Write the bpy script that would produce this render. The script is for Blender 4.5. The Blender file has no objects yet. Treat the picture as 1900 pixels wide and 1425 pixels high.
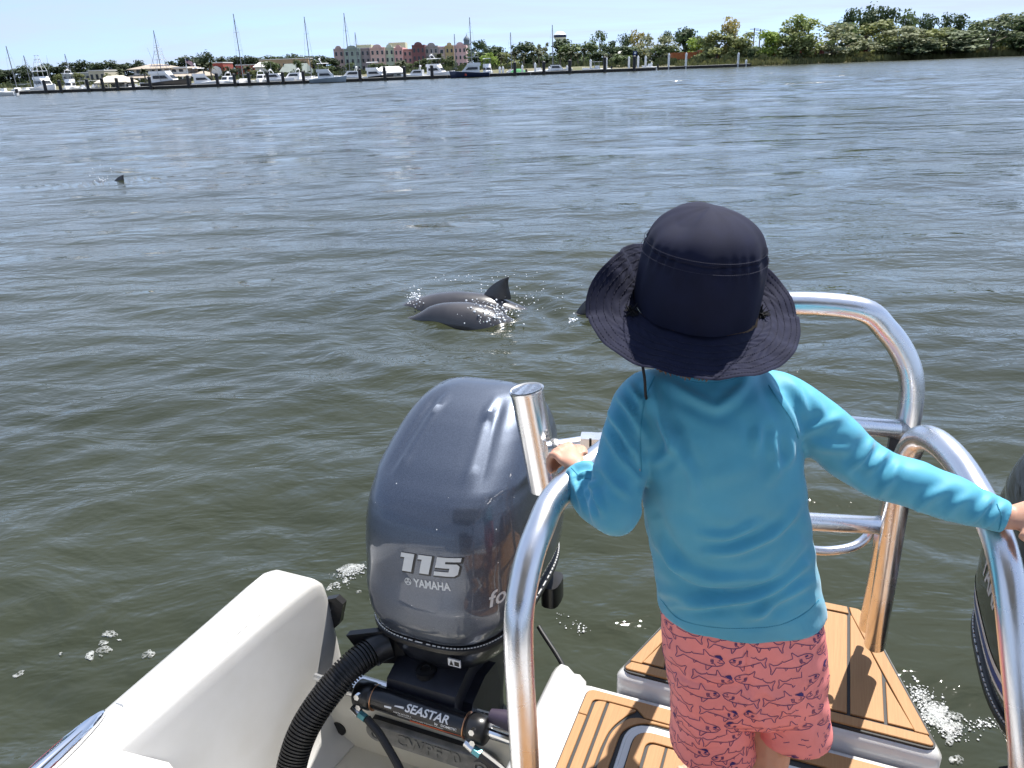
import bpy, bmesh, math, random
import numpy as np
from mathutils import Vector, Matrix
from mathutils.bvhtree import BVHTree

# ---------------------------------------------------------------- camera, sky, sun, exposure
SC = bpy.context.scene
COL = SC.collection
FPX, CAM_H = 1420.0, 1.85            # focal length in pixels of a 1900 px wide frame; eye height above the water
PITCH, ROLL = math.atan(590 / 1420.0), math.radians(2.15)
AFT = math.radians(22.86)            # the boat's aft axis, clockwise from the view heading (+Y)
SUN_AZ, SUN_EL = math.radians(37), math.radians(64)

Fw = np.array([0, math.cos(PITCH), -math.sin(PITCH)])
_u0 = np.array([0, math.sin(PITCH), math.cos(PITCH)])
_x0 = np.array([1.0, 0, 0])
Rv = math.cos(ROLL) * _x0 - math.sin(ROLL) * _u0
Uv = math.cos(ROLL) * _u0 + math.sin(ROLL) * _x0
C0 = np.array([0, 0, CAM_H])
Av = np.array([math.sin(AFT), math.cos(AFT), 0]); Bv = np.array([math.cos(AFT), -math.sin(AFT), 0])

cam_data = bpy.data.cameras.new('camera')
cam_data.sensor_fit = 'HORIZONTAL'; cam_data.sensor_width = 36.0
cam_data.lens = 36.0 * FPX / 1900.0
cam_data.clip_start = 0.05; cam_data.clip_end = 20000
cam = bpy.data.objects.new('camera', cam_data); COL.objects.link(cam)
cam.matrix_world = Matrix(((Rv[0], Uv[0], -Fw[0], 0), (Rv[1], Uv[1], -Fw[1], 0), (Rv[2], Uv[2], -Fw[2], CAM_H), (0, 0, 0, 1)))
SC.camera = cam

world = bpy.data.worlds.new('World'); SC.world = world; world.use_nodes = True
wn, wl = world.node_tree.nodes, world.node_tree.links
wn.clear()
w_out = wn.new('ShaderNodeOutputWorld'); w_bg = wn.new('ShaderNodeBackground'); w_bg.inputs['Strength'].default_value = 0.13
w_sky = wn.new('ShaderNodeTexSky'); w_sky.sky_type = 'NISHITA'; w_sky.sun_disc = False
w_sky.sun_elevation = SUN_EL; w_sky.sun_rotation = SUN_AZ
w_sky.air_density = 1.0; w_sky.dust_density = 0.3; w_sky.ozone_density = 2.0
w_tc = wn.new('ShaderNodeTexCoord'); w_sep = wn.new('ShaderNodeSeparateXYZ')
wl.new(w_tc.outputs['Generated'], w_sep.inputs[0])
w_lift = wn.new('ShaderNodeVectorMath'); w_lift.operation = 'ADD'; w_lift.inputs[1].default_value = (0, 0, 0.20)   # clear maritime air: no yellow band low down
w_nrm = wn.new('ShaderNodeVectorMath'); w_nrm.operation = 'NORMALIZE'
wl.new(w_tc.outputs['Generated'], w_lift.inputs[0]); wl.new(w_lift.outputs[0], w_nrm.inputs[0]); wl.new(w_nrm.outputs[0], w_sky.inputs['Vector'])
def wmath(op, a, b=None, clamp=False):
    n = wn.new('ShaderNodeMath'); n.operation = op; n.use_clamp = clamp
    for i, v in enumerate((a, b)):
        if v is None: continue
        if hasattr(v, 'is_linked'): wl.new(v, n.inputs[i])
        else: n.inputs[i].default_value = v
    return n.outputs[0]
zz = wmath('ADD', wmath('MAXIMUM', w_sep.outputs[2], 0.0), 0.10)
w_cmb = wn.new('ShaderNodeCombineXYZ')
wl.new(wmath('DIVIDE', w_sep.outputs[0], zz), w_cmb.inputs[0]); wl.new(wmath('DIVIDE', w_sep.outputs[1], zz), w_cmb.inputs[1])
w_map = wn.new('ShaderNodeMapping'); w_map.inputs['Scale'].default_value = (0.55, 1.0, 1); w_map.inputs['Location'].default_value = (3.3, 1.4, 0)
wl.new(w_cmb.outputs[0], w_map.inputs[0])
w_n1 = wn.new('ShaderNodeTexNoise'); w_n1.inputs['Scale'].default_value = 0.62; w_n1.inputs['Detail'].default_value = 9; w_n1.inputs['Roughness'].default_value = 0.6; w_n1.inputs['Distortion'].default_value = 0.5
wl.new(w_map.outputs[0], w_n1.inputs['Vector'])
w_rmp = wn.new('ShaderNodeValToRGB'); w_rmp.color_ramp.elements[0].position = 0.30; w_rmp.color_ramp.elements[1].position = 0.64
w_rmp.color_ramp.elements[0].color = (0, 0, 0, 1); w_rmp.color_ramp.elements[1].color = (0.85, 0.85, 0.85, 1)
wl.new(w_n1.outputs[0], w_rmp.inputs[0])
w_mix = wn.new('ShaderNodeMixRGB'); w_mix.inputs[2].default_value = (2.85, 3.27, 4.15, 1)
w_hs = wn.new('ShaderNodeHueSaturation'); w_hs.inputs['Saturation'].default_value = 0.95
wl.new(w_sky.outputs[0], w_hs.inputs['Color'])
wl.new(w_rmp.outputs[0], w_mix.inputs[0]); wl.new(w_hs.outputs[0], w_mix.inputs[1])
wl.new(w_mix.outputs[0], w_bg.inputs[0]); wl.new(w_bg.outputs[0], w_out.inputs[0])

sun_data = bpy.data.lights.new('sun', 'SUN'); sun_data.energy = 4.6; sun_data.angle = math.radians(0.53); sun_data.color = (1.0, 0.955, 0.89)
sun = bpy.data.objects.new('sun', sun_data); COL.objects.link(sun)
SUN_DIR = Vector((math.sin(SUN_AZ) * math.cos(SUN_EL), math.cos(SUN_AZ) * math.cos(SUN_EL), math.sin(SUN_EL)))
sun.rotation_euler = SUN_DIR.to_track_quat('Z', 'Y').to_euler()
sun.location = SUN_DIR * 60

SC.view_settings.view_transform = 'Standard'; SC.view_settings.look = 'None'
SC.view_settings.exposure = 0.90; SC.view_settings.gamma = 1.0; SC.view_settings.use_curve_mapping = False
SC.render.engine = 'CYCLES'
SC.cycles.max_bounces = 6; SC.cycles.glossy_bounces = 4; SC.cycles.diffuse_bounces = 3; SC.cycles.transparent_max_bounces = 8
SC.cycles.caustics_reflective = False; SC.cycles.caustics_refractive = False
SC.cycles.sample_clamp_indirect = 4.0
SC.cycles.use_adaptive_sampling = True; SC.cycles.adaptive_threshold = 0.025

# ---------------------------------------------------------------- points measured from the place
def ray(u, v): return Fw + Rv * (u - 950) / FPX + Uv * (712.5 - v) / FPX
def PD(u, v, d): return C0 + ray(u, v) * d
def PZ(u, v, z): q = ray(u, v); return C0 + q * ((z - CAM_H) / q[2])
def PY(u, v, y): q = ray(u, v); return C0 + q * (y / q[1])
def PA(u, v, a): q = ray(u, v); return C0 + q * (a / (q @ Av))
def PB(u, v, b): q = ray(u, v); return C0 + q * (b / (q @ Bv))
def W(b, a, z): return Bv * b + Av * a + np.array([0, 0, z])
def BA(P): P = np.asarray(P); return np.array([P @ Bv, P @ Av, P[2]])
def pix(P):
    d = np.asarray(P, float) - C0; w = d @ Fw
    return np.stack([950 + FPX * (d @ Rv) / w, 712.5 - FPX * (d @ Uv) / w], -1)
def vh(u): return 122.5 - 0.03755 * (u - 950)      # image row of the horizon
def far(u, D, z=0.0):
    P = PY(u, vh(u), D); return np.array([P[0], D, z])
def farz(u, v, D): return float(PY(u, v, D)[2])

# ---------------------------------------------------------------- materials
MATS = {}
def material(name, color, rough=0.5, metal=0.0, var=0.0, scale=5.0, bump=0.0, bscale=40.0, coat=0.0, coat_rough=0.03,
             spec=0.5, color2=None, ramp=(0.35, 0.65), stretch=None, objcol=False, sheen=0.0, trans=0.0, aniso=0.0, ior=None, rvar=0.0, bdist=0.01, coords='Object', sss=0.0):
    m = bpy.data.materials.new(name); m.use_nodes = True
    nt = m.node_tree; n, l = nt.nodes, nt.links
    bs = n['Principled BSDF']
    bs.inputs['Roughness'].default_value = rough; bs.inputs['Metallic'].default_value = metal
    bs.inputs['Specular IOR Level'].default_value = spec
    bs.inputs['Coat Weight'].default_value = coat; bs.inputs['Coat Roughness'].default_value = coat_rough
    if ior: bs.inputs['IOR'].default_value = ior
    if sheen: bs.inputs['Sheen Weight'].default_value = sheen
    if sss:
        bs.inputs['Subsurface Weight'].default_value = sss; bs.inputs['Subsurface Radius'].default_value = (0.012, 0.005, 0.003); bs.inputs['Subsurface Scale'].default_value = 0.6
    tc = n.new('ShaderNodeTexCoord'); vec = tc.outputs[coords]
    if stretch:
        mp = n.new('ShaderNodeMapping'); mp.inputs['Scale'].default_value = stretch
        l.new(vec, mp.inputs[0]); vec = mp.outputs[0]
    c = (*color, 1)
    out = None
    if var or color2:
        nz = n.new('ShaderNodeTexNoise'); nz.inputs['Scale'].default_value = scale; nz.inputs['Detail'].default_value = 6; nz.inputs['Roughness'].default_value = 0.6
        l.new(vec, nz.inputs['Vector'])
        rp = n.new('ShaderNodeValToRGB'); rp.color_ramp.elements[0].position, rp.color_ramp.elements[1].position = ramp
        c2 = (*color2, 1) if color2 else tuple(min(1, x * (1 + var)) for x in color) + (1,)
        c1 = c if color2 else tuple(x * (1 - var) for x in color) + (1,)
        rp.color_ramp.elements[0].color = c1; rp.color_ramp.elements[1].color = c2
        l.new(nz.outputs[0], rp.inputs[0]); out = rp.outputs[0]
        if rvar:
            mr = n.new('ShaderNodeMapRange'); mr.inputs['To Min'].default_value = max(0, rough - rvar); mr.inputs['To Max'].default_value = rough + rvar
            mr.inputs['From Min'].default_value = 0.3; mr.inputs['From Max'].default_value = 0.7
            l.new(nz.outputs[0], mr.inputs[0]); l.new(mr.outputs[0], bs.inputs['Roughness'])
    if objcol:
        oi = n.new('ShaderNodeObjectInfo'); mx = n.new('ShaderNodeMixRGB'); mx.blend_type = 'MULTIPLY'; mx.inputs[0].default_value = 1
        if out is not None: l.new(out, mx.inputs[1])
        else: mx.inputs[1].default_value = c
        l.new(oi.outputs['Color'], mx.inputs[2]); out = mx.outputs[0]
    if out is not None: l.new(out, bs.inputs['Base Color'])
    else: bs.inputs['Base Color'].default_value = c
    if bump:
        nb = n.new('ShaderNodeTexNoise'); nb.inputs['Scale'].default_value = bscale; nb.inputs['Detail'].default_value = 4
        l.new(vec, nb.inputs['Vector'])
        bp = n.new('ShaderNodeBump'); bp.inputs['Strength'].default_value = bump; bp.inputs['Distance'].default_value = bdist
        l.new(nb.outputs[0], bp.inputs['Height']); l.new(bp.outputs[0], bs.inputs['Normal'])
    if trans:
        tr = n.new('ShaderNodeBsdfTranslucent'); ms = n.new('ShaderNodeMixShader'); ms.inputs[0].default_value = trans
        if out is not None: l.new(out, tr.inputs[0])
        else: tr.inputs[0].default_value = c
        l.new(bs.outputs[0], ms.inputs[1]); l.new(tr.outputs[0], ms.inputs[2])
        l.new(ms.outputs[0], n['Material Output'].inputs[0])
    MATS[name] = m
    return m

# ---------------------------------------------------------------- mesh helpers
def link(name, me, mat=None, parent=None, world=False):
    o = bpy.data.objects.new(name, me); COL.objects.link(o)
    if mat is not None and me is not None and len(me.materials) == 0: me.materials.append(mat)
    if parent is not None:
        o.parent = parent
        if world: o.matrix_parent_inverse = parent.matrix_basis.inverted()
    return o
def tag(o, label=None, cat=None, group=None, kind=None):
    if label: o['label'] = label
    if cat: o['category'] = cat
    if group: o['group'] = group
    if kind: o['kind'] = kind
    return o
def empty(name, loc=(0, 0, 0), rz=0.0, label=None, cat=None, group=None):
    o = bpy.data.objects.new(name, None); COL.objects.link(o)
    o.location = tuple(float(x) for x in loc); o.rotation_euler = (0, 0, rz); o.empty_display_size = 0.1
    return tag(o, label, cat, group)
def copy_tree(o, parent=None):
    c = o.copy(); COL.objects.link(c); c.parent = parent
    for ch in o.children: copy_tree(ch, c)
    return c

class MB:
    """collects shapes and links them as one mesh"""
    def __init__(s): s.v = []; s.f = []; s.n = 0
    def add(s, verts, faces):
        k = s.n
        s.v.extend([tuple(map(float, p)) for p in verts]); s.f.extend([tuple(i + k for i in f) for f in faces]); s.n += len(verts); return s
    def box(s, c, size, rz=0.0, M=None):
        x, y, z = (t / 2 for t in size)
        P = [(-x, -y, -z), (x, -y, -z), (x, y, -z), (-x, y, -z), (-x, -y, z), (x, -y, z), (x, y, z), (-x, y, z)]
        if rz: P = [(p[0] * math.cos(rz) - p[1] * math.sin(rz), p[0] * math.sin(rz) + p[1] * math.cos(rz), p[2]) for p in P]
        if M is not None: P = [tuple(M @ Vector(p)) for p in P]
        P = [(p[0] + c[0], p[1] + c[1], p[2] + c[2]) for p in P]
        return s.add(P, [(0, 3, 2, 1), (4, 5, 6, 7), (0, 1, 5, 4), (1, 2, 6, 5), (2, 3, 7, 6), (3, 0, 4, 7)])
    def loft(s, rings, cap0=True, cap1=True, closed=True):
        n = len(rings[0]); V = [p for r in rings for p in r]; F = []
        for i in range(len(rings) - 1):
            for j in range(n if closed else n - 1):
                a, b = i * n + j, i * n + (j + 1) % n
                F.append((a, b, b + n, a + n))
        if cap0: F.append(tuple(range(n - 1, -1, -1)))
        if cap1: F.append(tuple(range((len(rings) - 1) * n, len(rings) * n)))
        return s.add(V, F)
    def tube(s, path, rad, seg=12, cap=True, flat=None):
        P = [np.array(p, float) for p in path]; n = len(P)
        R = rad if hasattr(rad, '__len__') else [rad] * n
        T = []
        for i in range(n):
            t = P[min(i + 1, n - 1)] - P[max(i - 1, 0)]; T.append(t / (np.linalg.norm(t) + 1e-12))
        ref = np.array([0, 0, 1.0]) if abs(T[0][2]) < 0.9 else np.array([1.0, 0, 0])
        x = np.cross(T[0], ref); x /= np.linalg.norm(x)
        rings = []
        for i in range(n):
            x = x - T[i] * (x @ T[i]); x /= np.linalg.norm(x); y = np.cross(T[i], x)
            ry = R[i] * (flat if flat else 1)
            rings.append([P[i] + x * R[i] * math.cos(2 * math.pi * k / seg) + y * ry * math.sin(2 * math.pi * k / seg) for k in range(seg)])
        return s.loft(rings, cap, cap)
    def prism(s, poly, z0, z1, bev=0.0):
        """horizontal polygon (x,y) pushed up from z0 to z1, top edge eased by bev"""
        n = len(poly); P = np.array(poly, float)
        area = 0.5 * sum(P[i][0] * P[(i + 1) % n][1] - P[(i + 1) % n][0] * P[i][1] for i in range(n))
        if area < 0: P = P[::-1]
        rings = [[(*p, z0) for p in P]]
        if bev:
            rings.append([(*p, z1 - bev) for p in P]); rings.append([(*p, z1) for p in inset(P, bev)])
        else: rings.append([(*p, z1) for p in P])
        return s.loft(rings)
    def build(s, name, mat=None, parent=None, world=False, smooth=35, mesh_only=False):
        me = bpy.data.meshes.new(name); me.from_pydata(s.v, [], s.f); me.update()
        if smooth:
            me.shade_smooth(); me.set_sharp_from_angle(angle=math.radians(smooth))
        if mesh_only:
            if mat: me.materials.append(mat)
            return me
        return link(name, me, mat, parent, world)

def inset(P, d):
    P = np.asarray(P, float); n = len(P); out = []
    for i in range(n):
        a, b, c = P[i - 1], P[i], P[(i + 1) % n]
        e1 = b - a; e2 = c - b
        e1 /= np.linalg.norm(e1) + 1e-9; e2 /= np.linalg.norm(e2) + 1e-9
        n1 = np.array([-e1[1], e1[0]]); n2 = np.array([-e2[1], e2[0]])
        m = n1 + n2; k = max(0.35, 1 + n1 @ n2)
        out.append(b + m * d / k)
    return np.array(out)
def round_poly(poly, r, seg=5):
    P = [np.array(p[:2], float) for p in poly]; rr = [p[2] if len(p) > 2 else r for p in poly]; n = len(P); out = []
    for i in range(n):
        a, b, c = P[i - 1], P[i], P[(i + 1) % n]
        la, lc = np.linalg.norm(a - b), np.linalg.norm(c - b); k = min(rr[i], la * .45, lc * .45)
        if k < 0.0025: out.append(b); continue
        p0, p1 = b + (a - b) / la * k, b + (c - b) / lc * k
        for t in np.linspace(0, 1, seg): out.append((1 - t) ** 2 * p0 + 2 * t * (1 - t) * b + t * t * p1)
    return np.array(out)
def spline(pts, n=8):
    """Catmull-Rom through the points"""
    P = [np.array(p, float) for p in pts]; P = [2 * P[0] - P[1]] + P + [2 * P[-1] - P[-2]]; out = []
    for i in range(1, len(P) - 2):
        for t in np.linspace(0, 1, n, endpoint=False):
            a, b, c, d = P[i - 1], P[i], P[i + 1], P[i + 2]
            out.append(0.5 * ((2 * b) + (c - a) * t + (2 * a - 5 * b + 4 * c - d) * t * t + (-a + 3 * b - 3 * c + d) * t ** 3))
    out.append(P[-2]); return out
def ellipse(c, rx, ry, z, n=24, e=2.0, rz=0.0):
    o = []
    for k in range(n):
        t = 2 * math.pi * k / n; cx, sy = math.cos(t), math.sin(t)
        x = rx * math.copysign(abs(cx) ** (2 / e), cx); y = ry * math.copysign(abs(sy) ** (2 / e), sy)
        o.append((c[0] + x * math.cos(rz) - y * math.sin(rz), c[1] + x * math.sin(rz) + y * math.cos(rz), z))
    return o
def remesh(mb, voxel, smooth_iter, name):
    me = bpy.data.meshes.new(name + '_raw'); me.from_pydata(mb.v, [], mb.f); me.update()
    o = bpy.data.objects.new(name + '_raw', me); COL.objects.link(o)
    md = o.modifiers.new('r', 'REMESH'); md.mode = 'VOXEL'; md.voxel_size = voxel; md.use_smooth_shade = True
    if smooth_iter:
        ms = o.modifiers.new('s', 'SMOOTH'); ms.factor = 0.5; ms.iterations = smooth_iter
    dg = bpy.context.evaluated_depsgraph_get(); out = bpy.data.meshes.new_from_object(o.evaluated_get(dg))
    bpy.data.objects.remove(o); bpy.data.meshes.remove(me); out.name = name
    return out
def verts_of(me):
    a = np.empty(len(me.vertices) * 3, np.float32); me.vertices.foreach_get('co', a); return a.reshape(-1, 3).astype(float)
def normals_of(me):
    a = np.empty(len(me.vertices) * 3, np.float32); me.vertices.foreach_get('normal', a); return a.reshape(-1, 3).astype(float)
def set_verts(me, P): me.vertices.foreach_set('co', np.asarray(P, np.float32).ravel()); me.update()
def text_mesh(txt, size, shear=0.0, bold=0.0, extrude=0.0, sx=1.0, spacing=1.0):
    cu = bpy.data.curves.new('t', 'FONT'); cu.body = txt; cu.size = size; cu.shear = shear; cu.offset = bold; cu.extrude = extrude
    cu.align_x = 'CENTER'; cu.align_y = 'CENTER'; cu.space_character = spacing; cu.resolution_u = 3
    o = bpy.data.objects.new('t', cu); COL.objects.link(o)
    dg = bpy.context.evaluated_depsgraph_get(); me = bpy.data.meshes.new_from_object(o.evaluated_get(dg))
    bpy.data.objects.remove(o); bpy.data.curves.remove(cu)
    if sx != 1.0:
        V = verts_of(me); V[:, 0] *= sx; set_verts(me, V)
    return me
def soft(x, a, b): t = np.clip((x - a) / (b - a), 0, 1); return t * t * (3 - 2 * t)
# ---------------------------------------------------------------- water
def water_material():
    m = bpy.data.materials.new('river_water'); m.use_nodes = True
    n, l = m.node_tree.nodes, m.node_tree.links; bs = n['Principled BSDF']
    geo = n.new('ShaderNodeNewGeometry'); pos = geo.outputs['Position']
    # silt: slow colour drift of the water body
    nz = n.new('ShaderNodeTexNoise'); nz.inputs['Scale'].default_value = 0.35; nz.inputs['Detail'].default_value = 5; l.new(pos, nz.inputs['Vector'])
    rp = n.new('ShaderNodeValToRGB'); rp.color_ramp.elements[0].color = (0.0215, 0.0252, 0.0120, 1); rp.color_ramp.elements[1].color = (0.0330, 0.0372, 0.0185, 1)
    rp.color_ramp.elements[0].position = 0.3; rp.color_ramp.elements[1].position = 0.7
    l.new(nz.outputs[0], rp.inputs[0]); l.new(rp.outputs[0], bs.inputs['Base Color'])
    bs.inputs['IOR'].default_value = 1.34; bs.inputs['Specular IOR Level'].default_value = 0.72
    # distance from the origin, to widen the glints where the ripples fall below a pixel
    ln = n.new('ShaderNodeVectorMath'); ln.operation = 'LENGTH'; l.new(pos, ln.inputs[0])
    mr = n.new('ShaderNodeMapRange'); mr.inputs['From Min'].default_value = 4; mr.inputs['From Max'].default_value = 110; mr.inputs['To Min'].default_value = 0.035; mr.inputs['To Max'].default_value = 0.20
    l.new(ln.outputs['Value'], mr.inputs[0]); l.new(mr.outputs[0], bs.inputs['Roughness'])
    def noise(scale, detail, stretch, rot, dist=0.0):
        mp = n.new('ShaderNodeMapping'); mp.inputs['Scale'].default_value = stretch; mp.inputs['Rotation'].default_value = (0, 0, rot); l.new(pos, mp.inputs[0])
        t = n.new('ShaderNodeTexNoise'); t.inputs['Scale'].default_value = scale; t.inputs['Detail'].default_value = detail; t.inputs['Roughness'].default_value = 0.55; t.inputs['Distortion'].default_value = dist
        l.new(mp.outputs[0], t.inputs['Vector']); return t.outputs[0]
    prev = None
    for sc, det, st, rot, amp, d in ((0.45, 3, (0.55, 1, 1), 0.12, 1.0, 0.3), (2.6, 4, (0.5, 1, 1), -0.10, 0.042, 0.6), (9.0, 3, (0.6, 1, 1), 0.2, 0.012, 0.3)):
        b = n.new('ShaderNodeBump'); b.inputs['Strength'].default_value = 1.0; b.inputs['Distance'].default_value = amp
        l.new(noise(sc, det, st, rot, d), b.inputs['Height'])
        if sc == 0.45:      # the open river is choppier than the lee of the boat
            mc = n.new('ShaderNodeMapRange'); mc.inputs['From Min'].default_value = 5; mc.inputs['From Max'].default_value = 70; mc.inputs['To Min'].default_value = 0.16; mc.inputs['To Max'].default_value = 0.75
            l.new(ln.outputs['Value'], mc.inputs[0]); l.new(mc.outputs[0], b.inputs['Distance'])
        if prev is not None: l.new(prev, b.inputs['Normal'])
        prev = b.outputs[0]
    l.new(prev, bs.inputs['Normal'])
    return m

DOLPHINS = [(-0.20, 5.80), (0.02, 6.08), (0.62, 5.98), (-7.85, 15.65)]
def build_water():
    rng = np.random.default_rng(7)
    ncol, nrow = 660, 700
    dep = np.concatenate([np.linspace(math.radians(66), math.radians(10), 330), np.geomspace(math.radians(10), math.radians(0.028), nrow - 330 + 1)[1:]])
    rad = CAM_H / np.tan(dep)
    ang = np.linspace(math.radians(-46), math.radians(46), ncol)
    Rr, Aa = np.meshgrid(rad, ang, indexing='ij')
    X, Y = Rr * np.sin(Aa), Rr * np.cos(Aa)
    dr = np.gradient(rad)[:, None] * np.ones_like(X); da = Rr * (ang[1] - ang[0])
    cell = np.maximum(dr, da)
    Z = np.zeros_like(X)
    for i in range(90):
        lam = 0.20 * (13 ** rng.random()); th = rng.normal(0.10, 0.50) + (math.pi if rng.random() < .2 else 0)
        k = 2 * math.pi / lam; amp = 0.0029 * lam ** 0.55 * rng.uniform(0.6, 1.3)
        ph = k * (X * math.sin(th) + Y * math.cos(th)) + rng.uniform(0, 6.28)
        env = 0.55 + 0.45 * np.sin(X * rng.uniform(.2, .8) + rng.uniform(0, 6)) * np.sin(Y * rng.uniform(.2, .8) + rng.uniform(0, 6))
        fade = np.clip((lam / cell - 2.5) / 3, 0, 1)
        s = np.sin(ph + 0.5 * np.sin(ph * .37 + i)); Z += amp * env * fade * (s + 0.22 * np.cos(2 * ph))
    grow = soft(Rr, 18, 60)
    for i in range(46):     # wind chop out on the open river
        lam = 2.4 * (3.4 ** rng.random()); th = rng.normal(0.10, 0.55); k = 2 * math.pi / lam; amp = 0.0027 * lam * rng.uniform(.6, 1.3)
        ph = k * (X * math.sin(th) + Y * math.cos(th)) + rng.uniform(0, 6.28); fade = np.clip((lam / cell - 2.2) / 2.5, 0, 1)
        Z += amp * grow * fade * (np.sin(ph) + .2 * np.cos(2 * ph)) * soft(-Y, -163, -150)
    for (dx, dy), s, a in zip(DOLPHINS, (1.0, 1.0, .6, .7), (0.020, 0.020, 0.012, 0.035)):
        d = np.hypot(X - dx, (Y - dy)) ; Z += a * np.exp(-(d / (1.0 * s)) ** 1.2) * np.cos(2 * math.pi * d / (0.42 * s) + 1.0)
    edge = np.minimum(soft(Aa, -0.80, -0.74), soft(-Aa, -0.80, -0.74)); Z *= edge
    # calm where the boat lies
    ba_b, ba_a = X * Bv[0] + Y * Bv[1], X * Av[0] + Y * Av[1]
    Z *= 1 - 0.6 * soft(-np.hypot(ba_b / 1.6, (ba_a - .6) / 1.6), -1.1, -0.7)
    global WGRID; WGRID = (dep, ang, Z)
    V = [np.stack([X, Y, Z], -1).reshape(-1, 3)]
    idx = np.arange(nrow * ncol).reshape(nrow, ncol)
    q = np.stack([idx[:-1, :-1], idx[1:, :-1], idx[1:, 1:], idx[:-1, 1:]], -1).reshape(-1, 4)[:, ::-1]
    # the rest of the river round the fan, flat
    a2 = np.linspace(math.radians(46), math.radians(314), 60); r2 = rad[[0, 60, 140, 220, 300, 400, 500, 600, nrow - 1]]
    R2, A2 = np.meshgrid(r2, a2, indexing='ij'); base = nrow * ncol
    V.append(np.stack([R2 * np.sin(A2), R2 * np.cos(A2), 0 * R2], -1).reshape(-1, 3))
    id2 = np.arange(R2.size).reshape(R2.shape) + base
    q2 = np.stack([id2[:-1, :-1], id2[1:, :-1], id2[1:, 1:], id2[:-1, 1:]], -1).reshape(-1, 4)[:, ::-1]
    V = np.concatenate(V).astype(np.float32); Q = np.concatenate([q, q2]).astype(np.int32)
    me = bpy.data.meshes.new('river_water')
    me.vertices.add(len(V)); me.vertices.foreach_set('co', V.ravel())
    me.loops.add(Q.size); me.loops.foreach_set('vertex_index', Q.ravel())
    me.polygons.add(len(Q)); me.polygons.foreach_set('loop_start', np.arange(0, Q.size, 4, dtype=np.int32))
    me.polygons.foreach_set('loop_total', np.full(len(Q), 4, np.int32))
    me.update(calc_edges=True); me.validate(); me.shade_smooth()
    tag(link('river_water', me, water_material()), kind='structure')
build_water()

def water_z(x, y):
    d, a, Z = WGRID; i = int(np.clip(np.interp(-math.atan2(CAM_H, math.hypot(x, y)), -d, np.arange(len(d))), 0, len(d) - 1)); j = int(np.clip(np.interp(math.atan2(x, y), a, np.arange(len(a))), 0, len(a) - 1))
    return float(Z[i, j])
# ---------------------------------------------------------------- far shore: land, marsh, dock
random.seed(11)
M_land = material('shore_earth', (0.10, 0.11, 0.05), 0.95, color2=(0.17, 0.15, 0.09), scale=0.08)
M_marsh = material('marsh_grass', (0.13, 0.145, 0.05), 0.9, color2=(0.21, 0.20, 0.085), scale=0.25, trans=0.25)
M_bush = material('shrub_leaf', (0.05, 0.07, 0.025), 0.8, color2=(0.11, 0.12, 0.05), scale=0.5, trans=0.25)
M_leaf = material('tree_leaf', (0.55, 0.6, 0.5), 0.75, color2=(1.0, 1.0, 1.0), scale=0.7, objcol=True, trans=0.3)
M_bark = material('bark', (0.12, 0.10, 0.08), 0.9, var=0.3, scale=3)
M_palmbark = material('palm_bark', (0.20, 0.17, 0.13), 0.9, var=0.3, scale=4)
M_dock = material('dock_boards', (0.42, 0.40, 0.36), 0.85, var=0.2, scale=0.6)
M_dockside = material('dock_float', (0.022, 0.020, 0.018), 0.7, var=0.3, scale=0.5)
M_pileblack = material('black_pile', (0.010, 0.010, 0.012), 0.5)
M_pilewhite = material('white_pile', (0.72, 0.74, 0.76), 0.5, var=0.06, scale=2)
M_gel = material('boat_gelcoat', (0.80, 0.80, 0.80), 0.3, var=0.04, scale=0.6)
M_gelgrey = material('grey_gelcoat', (0.26, 0.31, 0.36), 0.35, var=0.06, scale=0.5)
M_navy = material('navy_gelcoat', (0.012, 0.022, 0.06), 0.25)
M_darkhull = material('dark_hull', (0.02, 0.02, 0.022), 0.35)
M_bglass = material('boat_window', (0.015, 0.018, 0.022), 0.08)
M_alu = material('mast_aluminium', (0.20, 0.205, 0.21), 0.5, metal=0.2)
M_canvasblue = material('blue_canvas', (0.015, 0.035, 0.13), 0.9)
M_canvasgrey = material('grey_canvas', (0.09, 0.11, 0.13), 0.9, var=0.2, scale=2)
M_canvasgreen = material('green_tarp', (0.04, 0.28, 0.08), 0.7, var=0.2, scale=2)
M_red = material('red_paint', (0.45, 0.05, 0.03), 0.5)

D_DOCK = 166.0
# land behind the waterfront, one sheet that runs back to the horizon
shore = [(-900, 205), (-260, 200), (-150, 190), (-100, 187), (-60, 186), (-20, 186), (5, 184), (22, 180), (40, 177), (53, 176), (70, 180), (95, 184), (120, 186), (160, 188), (300, 215), (900, 300)]
mb = MB(); rows = []
for k, (x, y) in enumerate(shore):
    rows.append([(x, y, -0.4), (x, y + 1.5, 0.45), (x * 1.01, y + 6, 1.1), (x * 1.06, y + 40, 1.5), (x * 1.6, y + 300, 2.0), (x * 9, 6000, 3.0)])
mb.loft(rows, False, False, closed=False)
mb.f = [f[::-1] for f in mb.f]
tag(mb.build('shore_ground', M_land), kind='structure')

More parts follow.
